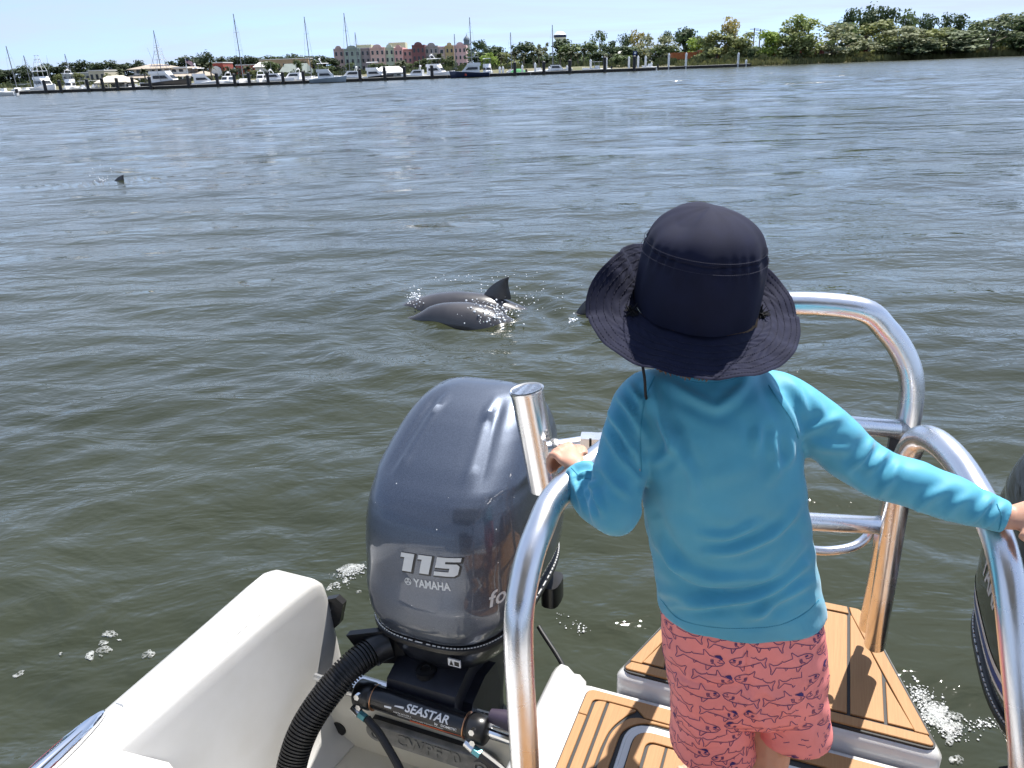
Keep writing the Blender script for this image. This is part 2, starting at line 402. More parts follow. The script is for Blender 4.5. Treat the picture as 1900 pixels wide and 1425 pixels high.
def tuft_mesh(name, spots, w, h, mat, seed=1, spread=0.4, lean=0.3):
    rg = random.Random(seed); m = MB()
    for (x, y, z, s) in spots:
        a = rg.uniform(0, math.pi); ww, hh = w * s * rg.uniform(.6, 1.3), h * s * rg.uniform(.6, 1.3)
        dx, dy = math.cos(a) * ww / 2, math.sin(a) * ww / 2; lx, ly = rg.uniform(-lean, lean) * hh, rg.uniform(-lean, lean) * hh
        m.add([(x - dx, y - dy, z), (x + dx, y + dy, z), (x + dx * .5 + lx, y + dy * .5 + ly, z + hh), (x - dx * .5 + lx, y - dy * .5 + ly, z + hh)], [(0, 1, 2, 3)])
    return m.build(name, mat, smooth=0)
def shore_y(x):
    for (x0, y0), (x1, y1) in zip(shore, shore[1:]):
        if x0 <= x <= x1: return y0 + (y1 - y0) * (x - x0) / (x1 - x0)
    return 200
sp = []
for i in range(9000):
    x = random.uniform(38, 135); d = random.random() ** 1.5 * 9 + 0.3
    sp.append((x, shore_y(x) + d, min(0.1 + d * .22, 1.1) - 0.1, random.uniform(.6, 1.3) * (1.0 if x > 82 else 0.8)))
tag(tuft_mesh('marsh_grass', sp, 0.5, 0.75, M_marsh, 3), 'bright marsh grass growing along the waterline of the wooded bank', 'grass', kind='stuff')
sp = []
for i in range(9000):
    x = random.uniform(24, 84) if i % 3 else random.uniform(24, 60)
    d = random.uniform(3, 11); hump = 1.1 + 0.5 * math.sin(x * .9) + 0.35 * math.sin(x * 2.3 + 1)
    sp.append((x, shore_y(x) + d, 0.3 + random.random() * hump, random.uniform(.5, 1.2)))
tag(tuft_mesh('shore_scrub', sp, 0.55, 0.5, M_bush, 4), 'low dark scrub growing along the bank below the freight cars', 'shrubs', kind='stuff')
sp = []
for i in range(9000):
    x = random.uniform(-190, 30); d = random.uniform(8, 40)
    sp.append((x, shore_y(x) + d, 0.5 + random.random() * 1.0, random.uniform(.6, 1.2)))
tag(tuft_mesh('waterfront_planting', sp, 0.9, 0.8, M_bush, 5), 'green hedges and planting massed behind the moored boats', 'shrubs', kind='stuff')

# long floating dock in sections
XL, XR = far(-20, D_DOCK)[0], far(1216, D_DOCK)[0]
dock = empty('floating_dock', ((XL + XR) / 2, D_DOCK, 0), 0, 'long low floating dock with black floats in front of the moored boats', 'dock')
ns = 16; L = (XR - XL) / ns
for i in range(ns):
    xc = XL + (i + .5) * L
    MB().box((xc, D_DOCK, 0.26), (L - 0.15, 2.4, 0.5)).build('float', M_dockside, dock, True)
    MB().box((xc, D_DOCK, 0.55), (L - 0.08, 2.5, 0.08)).build('deck_board', M_dock, dock, True)
XA, XB = far(1217, 173)[0], far(1392, 173)[0]
dock2 = empty('fixed_dock', ((XA + XB) / 2, 173, 0), 0, 'short grey dock with white piles nearest the grassy bank', 'dock')
for i in range(7):
    xc = XA + (i + .5) * (XB - XA) / 7
    MB().box((xc, 173, 0.25), ((XB - XA) / 7 - .1, 2.0, 0.45)).build('float', M_dockside, dock2, True)
    MB().box((xc, 173, 0.52), ((XB - XA) / 7 - .05, 2.1, 0.07)).build('deck_board', M_dock, dock2, True)
# piles
def pile(name, u, D, h, r, mat, label, group, cone):
    p = far(u, D); m = MB()
    m.loft([ellipse(p, r, r, -1, 10), ellipse(p, r, r, h, 10)], True, True)
    o = m.build(name, mat); tag(o, label, 'pile', group)
    c = MB(); c.loft([ellipse(p, r * 1.12, r * 1.12, h + .003, 10), ellipse(p, r * 1.1, r * 1.1, h + .12, 10), ellipse(p, r * .15, r * .15, h + cone, 10)])
    c.build('pile_cap', M_pilewhite if mat is M_pilewhite else M_pileblack, o)
ORD = ['first', 'second', 'third', 'fourth', 'fifth', 'sixth', 'seventh', 'eighth', 'ninth', 'tenth', 'eleventh', 'twelfth', 'thirteenth', 'fourteenth', 'fifteenth', 'sixteenth', 'seventeenth', 'eighteenth', 'nineteenth', 'twentieth', 'twenty first', 'twenty second', 'twenty third', 'twenty fourth']
for k, u in enumerate((82, 110, 161, 189, 216, 245, 277, 348, 402, 434, 461, 496, 524, 562, 667, 713, 750, 801, 955, 1009, 1057, 1122, 1177)):
    pile('dock_pile', u, D_DOCK - 1.6, 2.1 + 0.3 * random.random() + (0.5 if u > 1100 else 0), 0.32, M_pileblack, 'thick black dock pile, ' + ORD[k] + ' from the left along the floating dock', 'black piles along the floating dock', .28)
for k, (u, h) in enumerate(((927, 1.7), (933, 1.7), (969, 1.9), (993, 2.3), (1019, 1.3), (1052, 1.4), (1096, 2.6), (1125, 2.9), (1167, 2.9), (1184, 3.0), (1198, 2.9))):
    pile('white_pile', u, D_DOCK + 2.2, h * .82, 0.22, M_pilewhite, 'white capped pile, ' + ORD[k] + ' from the left behind the bare end of the floating dock', 'white piles on the floating dock', .45)
for u, h, lab in ((1209, 1.5, 'short white pile at the corner where the two docks meet'), (1241, 3.6, 'tall white pile nearest the floating dock on the short grey dock'), (1273, 3.6, 'tall white pile in the middle of the short grey dock'), (1370, 3.1, 'last tall white pile on the short grey dock by the bank'), (1385, 1.3, 'stubby white post at the shore end of the short grey dock')):
    pile('white_pile', u, 172.2, h * .76, 0.22, M_pilewhite, lab, 'white piles on the short dock', .45)
sg = empty('dock_sign', far(1178, D_DOCK - 2.2, 3.3), 0, 'small blue and white sign board on the last black pile', 'sign')
MB().box((0, 0, 0), (.8, .06, .8)).build('board', M_canvasblue, sg)
MB().box((0, -.05, .05), (.4, .03, .4)).build('sign_panel', M_pilewhite, sg)
# ---------------------------------------------------------------- moored boats
def hull_shape(m, L, Bm, free, sheer=0.25, x0=0.0, low=-0.3, z1=None, bowrake=0.12):
    """hull along +X (bow at +X), built of cross sections"""
    rings = []
    for i in range(11):
        t = i / 10; x = -L / 2 + L * t
        w = Bm / 2 * (0.86 + 0.14 * math.sin(min(1, t / .45) * math.pi / 2)) * (1 - max(0, (t - .45) / .55) ** 2.3) + 0.02
        zt = free * (1 + sheer * max(0, t - .25) / .75); xr = x + bowrake * L * (max(0, t - .6) / .4) ** 2 * 0.5
        rings.append([(x, 0, low), (x, -w * .55, low), (x + (xr - x) * .4, -w * .9, zt * .25), (xr, -w, zt), (xr, -w * .93, zt + .05), (xr, 0, zt + .09), (xr, w * .93, zt + .05), (xr, w, zt), (x + (xr - x) * .4, w * .9, zt * .25), (x, w * .55, low)])
    m.loft(rings); return m
def block(m, x0, x1, w0, w1, z0, z1, rake_f=0.0, rake_a=0.0, tw=0.85):
    m.add([(x0, -w0 / 2, z0), (x1, -w1 / 2, z0), (x1, w1 / 2, z0), (x0, w0 / 2, z0), (x0 + rake_a, -w0 / 2 * tw, z1), (x1 - rake_f, -w1 / 2 * tw, z1), (x1 - rake_f, w1 / 2 * tw, z1), (x0 + rake_a, w0 / 2 * tw, z1)],
          [(0, 3, 2, 1), (4, 5, 6, 7), (0, 1, 5, 4), (1, 2, 6, 5), (2, 3, 7, 6), (3, 0, 4, 7)]); return m
def place(u, D, yaw, label, cat, group=None, name='boat', scale=0.74):
    r = empty(name, far(u, D), yaw, label, cat, group); r.scale = (scale,) * 3; return r
def mast(root, x, z0, h, boom=3.5, stays=True, L=10, rad=0.13):
    m = MB(); m.tube([(x, 0, z0), (x, 0, h)], [rad, rad * .8], 6); mo = m.build('mast', M_alu, root)
    for k, f in enumerate((.45, .72)):
        MB().tube([(x, -.7, z0 + (h - z0) * f), (x, .7, z0 + (h - z0) * f)], .03, 4).build('spreader', M_alu, mo)
    if boom: MB().tube([(x, 0, z0 + 1.1), (x - boom, 0, z0 + 1.15)], .10, 6).build('boom', M_canvasgrey, mo)
    if stays:
        for e in ((x + L * .42, 0, z0 * .8), (x - L * .48, 0, z0 * .7)): MB().tube([(x, 0, h), e], 0.016, 4).build('stay', M_alu, mo)
        for s in (-1, 1): MB().tube([(x, 0, h * .96), (x, s * .7, z0 + (h - z0) * .72), (x - .2, s * 1.3, z0 * .9)], 0.012, 4).build('shroud', M_alu, mo)
def sailboat(u, D, yaw, L, h, label, hull=None, group=None, cover=None):
    r = place(u, D, yaw, label, 'sailboat', group, 'sailboat'); h /= 0.74
    hull_shape(MB(), L, L * .3, L * .095).build('hull', hull or M_gel, r)
    block(MB(), -L * .2, L * .24, L * .18, L * .13, L * .1, L * .1 + .55, .7, .1).build('cabin', M_gel, r)
    for s in (-1, 1): MB().box((L * .02, s * L * .083, L * .1 + .3), (L * .26, .03, .2)).build('window', M_bglass, r)
    block(MB(), -L * .42, -L * .2, L * .2, L * .2, L * .1 + 1.3, L * .1 + 1.4).build('bimini', cover or M_canvasgrey, r)
    for s in (-1, 1): MB().tube([(-L * .3, s * L * .085, L * .09), (-L * .3, s * L * .085, L * .1 + 1.3)], .03, 4).build('bimini_post', M_alu, r)
    mast(r, L * .06, L * .1 + .4, h, L * .36, True, L)
    return r
def cruiser(u, D, yaw, L, label, fly=True, tower=0, hull=None, group=None, outrig=False, arch=True, boot=True, cover=None):
    r = place(u, D, yaw, label, 'motor boat', group, 'motor_yacht'); w = L * .32; fr = L * .11
    hull_shape(MB(), L, w, fr, .55).build('hull', hull or M_gel, r)
    if boot: hull_shape(MB(), L * 1.004, w * 1.004, .10, 0, low=-.3, bowrake=0).build('boot_stripe', M_darkhull, r)
    z = fr + .1; h1 = L * .115 + .5
    block(MB(), -L * .25, L * .26, w * .8, w * .6, z, z + h1, L * .16, .0).build('cabin', M_gel, r)
    for s in (-1, 1):
        M = MB(); M.add([(-L * .20, s * w * .385, z + h1 * .45), (L * .12, s * w * .345, z + h1 * .45), (L * .05, s * w * .32, z + h1 * .82), (-L * .20, s * w * .36, z + h1 * .82)], [(0, 1, 2, 3)])
        M.add([(-L * .20, s * w * .40, z + h1 * .45), (L * .12, s * w * .365, z + h1 * .45), (L * .05, s * w * .34, z + h1 * .82), (-L * .20, s * w * .375, z + h1 * .82)], [(0, 1, 2, 3)])
        M.build('window', M_bglass, r)
    M = MB(); M.add([(L * .20, -w * .25, z + h1 * .42), (L * .20, w * .25, z + h1 * .42), (L * .135, w * .23, z + h1 * .85), (L * .135, -w * .23, z + h1 * .85)], [(0, 1, 2, 3)]); M.build('windscreen', M_bglass, r)
    z2 = z + h1
    if fly:
        block(MB(), -L * .28, L * .10, w * .74, w * .62, z2, z2 + .75, .5, 0, .95).build('flybridge', M_gel, r)
        block(MB(), -L * .24, L * .08, w * .7, w * .6, z2 + 2.05, z2 + 2.2).build('hardtop', cover or M_gel, r)
        for sx in (-.22, .05):
            for s in (-1, 1): MB().tube([(L * sx, s * w * .3, z2 + .7), (L * sx, s * w * .3, z2 + 2.06)], .04, 4).build('hardtop_post', M_alu if not tower else M_gel, r)
        z2 += 2.2
    if tower:
        for sx, tx in ((-.2, -.1), (.06, -.02)):
            for s in (-1, 1): MB().tube([(L * sx, s * w * .3, z2 - .1), (L * tx, s * w * .12, z2 + tower)], .07, 5).build('tower_leg', M_gel, r)
        for f in (.4, .75): MB().box((-L * .06, 0, z2 + tower * f), (L * .2 * (1 - f * .5), w * .5 * (1 - f * .5), .08)).build('tower_brace', M_gel, r)
        MB().box((-L * .06, 0, z2 + tower), (L * .11, w * .3, .12)).build('tower_platform', M_gel, r)
        MB().box((-L * .06, 0, z2 + tower + .95), (L * .09, w * .26, .08)).build('tower_roof', M_gel, r)
        for s in (-1, 1): MB().tube([(-L * .06, s * w * .1, z2 + tower), (-L * .06, s * w * .1, z2 + tower + .95)], .05, 4).build('tower_post', M_gel, r)
    elif arch:
        MB().tube([(-L * .12, -w * .3, z2), (-L * .16, -w * .25, z2 + .8), (-L * .16, w * .25, z2 + .8), (-L * .12, w * .3, z2)], .08, 5).build('radar_arch', M_gel, r)
        m = MB(); m.loft([ellipse((-L * .16, 0), .3, .3, z2 + .8, 10), ellipse((-L * .16, 0), .33, .33, z2 + 1.0, 10), ellipse((-L * .16, 0), .2, .2, z2 + 1.15, 10)]); m.build('radar_dome', M_gel, r)
        MB().tube([(-L * .15, w * .2, z2 + .8), (-L * .17, w * .2, z2 + 2.6)], .02, 4).build('antenna', M_gel, r)
    if outrig:
        for s in (-1, 1): MB().tube([(-L * .02, s * w * .42, z), (-L * .12, s * w * .7, z + L * .62)], [.06, .02], 4).build('outrigger', M_alu, r)
    for k in range(5): MB().tube([(L * (.2 + .06 * k), -w * (.40 - .07 * k), fr * (1.25 + .05 * k)), (L * (.2 + .06 * k), -w * (.40 - .07 * k), fr * (1.25 + .05 * k) + .6)], .018, 4).build('rail_post', M_alu, r)
    return r
def console(u, D, yaw, L, label, ttop=True, hull=None, topmat=None):
    r = place(u, D, yaw, label, 'motor boat', None, 'centre_console_boat'); w = L * .34
    hull_shape(MB(), L, w, .85, .4).build('hull', hull or M_gel, r)
    block(MB(), -.6, .7, w * .4, w * .35, .7, 1.75, .25).build('console', M_gel, r)
    MB().box((-L / 2 - .25, 0, 1.05), (.45, .5, .9)).build('outboard', M_darkhull, r)
    if ttop:
        MB().box((0, 0, 2.75), (L * .34, w * .75, .1)).build('t_top', topmat or M_gel, r)
        for sx in (-.6, .7):
            for s in (-1, 1): MB().tube([(sx, s * w * .2, .8), (sx, s * w * .3, 2.7)], .04, 4).build('top_post', M_alu, r)
    return r
R_ = math.radians
sailboat(30, 172, R_(-60), 11, farz(0, 86, 172), 'sailboat with a tall dark mast cut by the left edge of the view')
sailboat(54, 182, R_(70), 10, farz(39, 103, 182), 'sailboat with a thin mast behind the leftmost towered fishing boat')
cruiser(82, 169, R_(-42), 13, 'white sport fishing boat with a tall tower near the left end of the dock', True, 2.9, outrig=True)
console(4, 148, R_(170), 6.5, 'small white boat with a dark boot line nearest the camera at far left', False)
sailboat(131, 184, R_(95), 10, farz(122, 100, 184), 'sailboat with a short mast rising above the white hard top cruiser')
cruiser(128, 170, R_(-75), 9, 'white hard top cruiser just right of the leftmost towered fishing boat', True, 0)
console(152, 170, R_(-70), 7, 'small open white boat left of the white roofed pavilion')
console(174, 170, R_(-110), 7.5, 'open white boat touching the left side of the pavilion')
cruiser(230, 172, R_(-20), 8, 'low white cruiser moored in front of the pavilion', False, 0, arch=False)
console(262, 170, R_(20), 7, 'small white boat between the pavilion and the blue canvas fishing boat', False)
cruiser(308, 169, R_(-12), 14, 'large sport fishing boat with dark hull, blue canvas and a tall tower', True, 3.6, hull=M_darkhull, outrig=True, cover=M_canvasblue, boot=False)
sf = empty('sailboat', far(300, 176), R_(80), 'sailboat with a very tall mast behind the blue canvas fishing boat', 'sailboat')
hull_shape(MB(), 11, 3.3, 1.1).build('hull', M_gel, sf); mast(sf, .6, 1.4, farz(287, 56, 176) / .74, 4, True, 11); sf.scale = (.74,) * 3
cruiser(376, 170, R_(25), 9.5, 'white cruiser with open bow left of the tallest sailboat', True, 0)
sailboat(452, 170, R_(-85), 12.5, farz(431, 26, 170), 'white sailboat with the tallest mast and a dark grey bimini', cover=M_darkhull)
cruiser(420, 171, R_(-95), 9, 'white cruiser seen bow on beside the tallest sailboat', False, 0)
cruiser(483, 170, R_(-80), 9.5, 'white cruiser bow on, just right of the tallest sailboat', False, 0)
cruiser(512, 170, R_(-15), 10, 'white express cruiser with a dark side window behind the dock', False, 0)
cruiser(545, 171, R_(160), 10, 'low white cruiser astern of the grey hulled trawler', False, 0)
sailboat(576, 178, R_(85), 12, farz(559, 31, 178), 'sailboat whose tall mast stands left of the grey trawler yacht')
cruiser(606, 165.2 - 3.6, R_(8), 9.2, 'grey hulled trawler yacht with a white raised bridge outside the dock', True, 0, hull=M_gelgrey)
sailboat(648, 176, R_(80), 12, farz(634, 24, 176), 'sailboat with a tall mast in front of the pink and green houses')
cruiser(652, 170, R_(175), 9.5, 'white express cruiser just right of the grey trawler yacht', False, 0)
sailboat(664, 190, R_(60), 9, farz(663, 60, 190), 'sailboat with a short mast in front of the purple house')
cruiser(697, 170, R_(-8), 9, 'black hulled cruiser with a cream cabin below the pink houses', True, 0, hull=M_darkhull, arch=False)
console(736, 176, R_(90), 8, 'white boat by the grey dock shed', True)
cruiser(772, 170, R_(170), 8, 'low white sport boat below the maroon house', False, 0)
cruiser(811, 171, R_(-30), 10.5, 'white motor yacht with an upper deck below the yellow house', True, 0)
nb = cruiser(872, 162.4, R_(183), 10, 'navy hulled motor boat with grey canvas outside the dock', True, 0, hull=M_navy, cover=M_canvasgrey)
MB().box((1.2, 1.4, .75), (.55, .12, .5)).build('fender', M_red, nb)
sailboat(876, 180, R_(95), 12, farz(870, 32, 180), 'sailboat with a tall mast behind the navy motor boat')
sailboat(846, 196, R_(85), 9, farz(842, 63, 196), 'sailboat with a thin mast in front of the white and red house')
cruiser(905, 172, R_(-80), 8.5, 'white cruiser bow on at the right of the navy motor boat', True, 0, arch=False)
sailboat(949, 182, R_(88), 10, farz(948, 60, 182), 'sailboat with a grey mast left of the water tower')
sailboat(1026, 182, R_(90), 11, farz(1027, 46, 182), 'sailboat whose mast stands right beside the water tower')
console(1000, 171, R_(15), 7, 'small white boat behind the middle of the bare dock', False)
cruiser(1034, 171, R_(-5), 7.5, 'grey and white cabin boat below the water tower', False, 0, hull=M_gelgrey, arch=False)
console(1108, 171, R_(180), 7.5, 'white centre console boat with a white top near the dock end', True)
console(1206, 169.5, R_(160), 4, 'tiny white skiff at the corner of the two docks', False)
cv = empty('covered_boat', far(962, 171), .2, 'small boat under a bright green tarpaulin', 'boat')
hull_shape(MB(), 5, 1.8, .5).build('hull', M_gel, cv)
m = MB(); m.loft([[(x, -w, .6), (x, -w * .5, .6 + h * .7), (x, 0, .6 + h), (x, w * .5, .6 + h * .7), (x, w, .6)] for x, w, h in ((-2.4, .5, .5), (-1, .95, 1.2), (.6, .9, 1.15), (2.2, .4, .5))], closed=False, cap0=False, cap1=False); m.build('tarpaulin', M_canvasgreen, cv); cv.scale = (.7,) * 3
# ---------------------------------------------------------------- buildings on the far shore
M_win = material('house_window', (0.03, 0.035, 0.045), 0.15)
M_trim = material('white_trim', (0.75, 0.73, 0.70), 0.7)
def wallmat(name, c): return material(name, c, 0.85, var=0.08, scale=0.6)
def house(name, u0, u1, vt, D, col, label, gable=True, cols=3, rowsn=3, depth=14, zb=1.4, group='coloured waterfront houses', wincol=None, trim=None):
    xa, xb = far(u0, D)[0], far(u1, D)[0]; zt = farz((u0 + u1) / 2, vt, D); w = xb - xa - .06
    r = empty(name, ((xa + xb) / 2, D, zb), 0, label, 'house', group); col = tuple(.74 * q + .19 for q in col) if name != 'maroon_house' else tuple(.9 * q + .06 for q in col); m = wallmat(name + '_hazed_paint', col); h = zt - zb  # wall colours paled: slight distance haze is mixed into the paint
    MB().box((0, depth / 2, (h - .0) / 2), (w, depth, h)).build('wall', m, r)
    MB().box((0, -.12, h - .35), (w, .25, .22)).build('cornice', trim or m, r)
    if gable:
        k = MB(); ring = [(x * w * .32, .0, h + .0 + 0.95 * math.sqrt(max(0, 1 - x * x))) for x in np.linspace(-1, 1, 9)]
        k.loft([[(p[0], -.10, p[2] - .02) for p in ring], [(p[0], .5, p[2] - .02) for p in ring]]); k.build('gable', m, r)
    sto = (h - .9) / rowsn
    wm = MB().box((0, 0, 0), (w / cols * .42, .12, sto * .52)).build('w', wincol or M_win, mesh_only=True)
    fm = MB().box((0, 0, 0), (w / cols * .50, .08, sto * .58)).build('f', trim or material(name + '_trim', tuple(min(.8, x * 1.35 + .05) for x in col), .8), mesh_only=True)
    for i in range(cols):
        for j in range(rowsn):
            p = ((i + .5) / cols * w - w / 2, -.05, .35 + sto * (j + .5))
            f = link('window', fm, None, r); f.location = p
            g = link('pane', wm, None, f); g.location = (0, -.06, 0)
    return r
HC = [('mauve_house', 623, 642, 90, (0.36, 0.20, 0.19), 'dusty mauve house at the left end of the coloured row', 2),
      ('green_house', 642, 672, 89.5, (0.17, 0.24, 0.20), 'sage green house behind the tall mast in the coloured row', 3),
      ('purple_house', 672, 690, 88.5, (0.24, 0.16, 0.18), 'plain greyish purple house in the coloured row', 2),
      ('pink_house', 690, 717, 87.5, (0.66, 0.36, 0.31), 'wide salmon pink house with white trim in the coloured row', 3),
      ('mint_house', 717, 734, 87, (0.48, 0.56, 0.40), 'pale mint house between two pink houses', 2),
      ('rose_house', 734, 750, 88, (0.66, 0.29, 0.27), 'narrow rose pink house right of the mint house', 2),
      ('coral_house', 750, 767, 90.5, (0.50, 0.18, 0.17), 'lower coral house beside the maroon house', 2),
      ('maroon_house', 767, 791, 83, (0.16, 0.035, 0.045), 'dark maroon house with an arched gable', 3),
      ('taupe_house', 791, 815, 84.5, (0.27, 0.22, 0.21), 'taupe grey house right of the maroon house', 3),
      ('blush_house', 815, 828, 86, (0.58, 0.40, 0.38), 'narrow blush house left of the yellow house', 1),
      ('yellow_house', 828, 844, 84, (0.52, 0.36, 0.07), 'mustard yellow house near the right end of the row', 2),
      ('white_red_house', 844, 867, 83.5, (0.62, 0.33, 0.34), 'white and red striped house at the right end of the coloured row', 3)]
for k, (n, a, b, vt, c, lab, cl) in enumerate(HC):
    house(n, a, b, vt, 300 - (0, 1.2, 0, 2.0, .6, 1.5, 0, 2.4, .5, 0, 1, 14)[k], c, lab, n not in ('purple_house', 'coral_house', 'blush_house'), cl)
house('stair_tower', 725, 756, 78.5, 322, (0.62, 0.60, 0.36), 'pale yellow stair tower rising behind the mint and pink houses', False, 1, 1, 8)
house('stair_tower', 666, 693, 82.5, 324, (0.66, 0.66, 0.42), 'pale yellow block rising behind the green and purple houses', False, 1, 1, 8)

M_roof = material('tan_shingle', (0.34, 0.29, 0.23), 0.9, var=0.12, scale=0.8)
M_cream = wallmat('cream_wall', (0.55, 0.50, 0.38)); M_whitew = wallmat('white_wall', (0.72, 0.72, 0.70)); M_greyw = wallmat('grey_wall', (0.40, 0.41, 0.40))
M_brick = wallmat('brick_wall', (0.34, 0.07, 0.05)); M_tan = wallmat('tan_wall', (0.40, 0.28, 0.18)); M_metalroof = material('grey_roof', (0.16, 0.19, 0.17), 0.6, var=.1, scale=.7)
def hip(m, cx, cy, w, d, z0, h, ov=.6, ridge=.5):
    a, b = w / 2 + ov, d / 2 + ov; r = w / 2 * ridge
    m.add([(cx - a, cy - b, z0), (cx + a, cy - b, z0), (cx + a, cy + b, z0), (cx - a, cy + b, z0), (cx - r, cy, z0 + h), (cx + r, cy, z0 + h),
           (cx - a, cy - b, z0 - .18), (cx + a, cy - b, z0 - .18), (cx + a, cy + b, z0 - .18), (cx - a, cy + b, z0 - .18)],
          [(0, 1, 5, 4), (2, 3, 4, 5), (1, 2, 5), (3, 0, 4), (6, 7, 1, 0), (7, 8, 2, 1), (8, 9, 3, 2), (9, 6, 0, 3), (9, 8, 7, 6)]); return m
# waterfront restaurant, two tiers of hipped roof
D = 203; xa, xb = far(228, D)[0], far(376, D)[0]; cx = (xa + xb) / 2; w = xb - xa
rs = empty('waterfront_restaurant', (cx, D, 1.0), 0, 'wide grey waterfront building with two tiers of tan hipped roof', 'building')
z1, z2, z3 = farz(300, 143, D) - 1, farz(300, 137, D) - 1, farz(270, 119, D) - 1
MB().box((0, 6, z1 / 2), (w * .95, 9, z1)).build('wall', M_greyw, rs)
hip(MB(), 0, 6, w * .97, 12, z1, z2 - z1 + .3, .8, .9).build('lower_roof', M_roof, rs)
MB().box((-w * .08, 7, z2 + .5), (w * .68, 7, 1.9)).build('upper_wall', M_whitew, rs)
hip(MB(), -w * .20, 7, w * .50, 8, z2 + 1.3, z3 - z2 - 1.2, .7, .25).build('upper_roof', M_roof, rs)
hip(MB(), w * .18, 7.4, w * .34, 7, z2 + 1.1, z3 - z2 - 1.9, .7, .6).build('upper_roof', M_roof, rs)
for i in range(11): MB().box((-w * .45 + w * .09 * i, -.9, z1 / 2), (.3, .3, z1)).build('column', M_trim, rs)
for i in range(10): MB().box((-w * .405 + w * .09 * i, 1.44, z1 * .5), (w * .06, .08, z1 * .55)).build('window', M_win, rs)
for i in range(7): MB().box((-w * .36 + w * .09 * i, 3.45, z2 + .7), (w * .05, .08, .7)).build('window', M_win, rs)
# dock pavilion
D = 171; xa, xb = far(190, D)[0], far(241, D)[0]; cx = (xa + xb) / 2; w = xb - xa
pv = empty('dock_pavilion', (cx, D, .55), 0, 'open dock pavilion with a pale hipped roof among the boats', 'pavilion')
z1, z3 = farz(215, 152, D) - .55, farz(215, 140, D) - .55
hip(MB(), 0, 0, w, 4.5, z1, z3 - z1, .5, .55).build('roof', material('pale_roof', (0.62, 0.56, 0.46), .8, var=.06, scale=1), pv)
for sx in (-.46, -.15, .15, .46):
    for sy in (-1.9, 1.9): MB().box((w * sx, sy, z1 / 2), (.22, .22, z1)).build('post', M_trim, pv)
MB().box((.3, .9, .6), (w * .6, 1.2, 1.2)).build('counter', M_greyw, pv)
def simple(name, u0, u1, vt, D, mat, label, depth=8, roof=None, rh=1.2, wins=3, zb=1.2, cat='building'):
    xa, xb = far(u0, D)[0], far(u1, D)[0]; w = xb - xa; h = farz((u0 + u1) / 2, vt, D) - zb; r = empty(name, ((xa + xb) / 2, D, zb), 0, label, cat)
    hw = h - (rh if roof else 0)
    MB().box((0, depth / 2, hw / 2), (w, depth, hw)).build('wall', mat, r)
    if roof: hip(MB(), 0, depth / 2, w, depth, hw + .18, rh, .4, .8).build('roof', roof, r)
    else: MB().box((0, depth / 2, hw + .1), (w + .2, depth + .2, .22)).build('parapet', M_trim, r)
    for i in range(wins): MB().box(((i + .5) / wins * w - w / 2, -.03, hw * .55), (w / wins * .45, .1, hw * .4)).build('window', M_win, r)
    return r
simple('cream_building', 168, 197, 131.5, 208, M_cream, 'cream building with a flat roof left of the restaurant', roof=None)
simple('grey_building', 118, 170, 136, 212, M_greyw, 'low grey building behind the bushes at the left', wins=5)
rb = simple('brick_building', 391, 417, 117, 212, M_brick, 'dark red brick building with a white arch right of the restaurant', wins=2)
k = MB(); ring = [(x * 1.6, -.08, 1.0 + 2.2 * math.sqrt(max(0, 1 - x * x))) for x in np.linspace(-1, 1, 9)] + [(1.6, -.08, 0), (-1.6, -.08, 0)]
k.loft([ring, [(p[0], -.3, p[2]) for p in ring]]); k.build('arch', M_trim, rb)
simple('tan_building', 485, 575, 110, 262, M_tan, 'long tan building with dark openings behind the masts', wins=9)
simple('brick_shed', 440, 476, 121, 230, M_brick, 'low brick shed beside the small white house')
simple('white_house', 475, 494, 116, 225, M_whitew, 'small white house with a hipped roof behind the cruisers', roof=M_trim, wins=1, cat='house')
simple('green_roof_shed', 514, 567, 119, 206, M_greyw, 'boat shed with a big grey green roof behind the dock', roof=M_metalroof, rh=3.0, depth=12)
simple('dock_shed', 720, 745, 131, 171, M_greyw, 'plain grey shed standing on the dock', roof=M_trim, rh=.5, depth=3, wins=2, zb=.6, cat='shed')
simple('white_roof_shed', 700, 742, 125, 176, M_whitew, 'white roofed boat shed behind the dock piles', roof=M_trim, rh=.9, depth=5, wins=3, zb=.6, cat='shed')
simple('station_roof', 1812, 1890, 71, 250, M_greyw, 'long low white roof glimpsed between the trees on the right', roof=M_trim, rh=.7, depth=6, wins=6)
simple('white_kiosk', 1150, 1172, 92, 215, M_whitew, 'small white building glimpsed between the trees', roof=M_trim, rh=1.0, depth=6, wins=2)
# water tower
D = 700; p = far(1039.5, D); zt, zb = farz(1039.5, 60.5, D), farz(1039.5, 78, D)
wt = empty('water_tower', (p[0], D, 0), 0, 'white water tower tank with a dark blue band above the trees', 'water tower')
H_ = zt - zb; zt += .8; prof = [(2.3, zb - .6), (3.4, zb + .2 * H_), (4.6, zb + .48 * H_)]; prof2 = [(4.68, zb + .5 * H_), (4.68, zb + .74 * H_)]; prof3 = [(4.6, zb + .76 * H_), (3.9, zb + .88 * H_), (2.0, zt), (.2, zt + .15)]
for nm, pr, mt in (('tank_bowl', prof, M_pilewhite), ('band', prof2, material('tower_band', (.01, .02, .07), .5)), ('tank_roof', prof3, M_pilewhite)):
    MB().loft([ellipse((0, 0), r * 1.15, r * 1.15, z, 24) for r, z in pr]).build(nm, mt, wt)
for i in range(6): MB().tube([(3.6 * math.cos(i * 1.047), 3.6 * math.sin(i * 1.047), 0), (3.3 * math.cos(i * 1.047), 3.3 * math.sin(i * 1.047), zb + .5)], .25, 6).build('leg', M_pilewhite, wt)
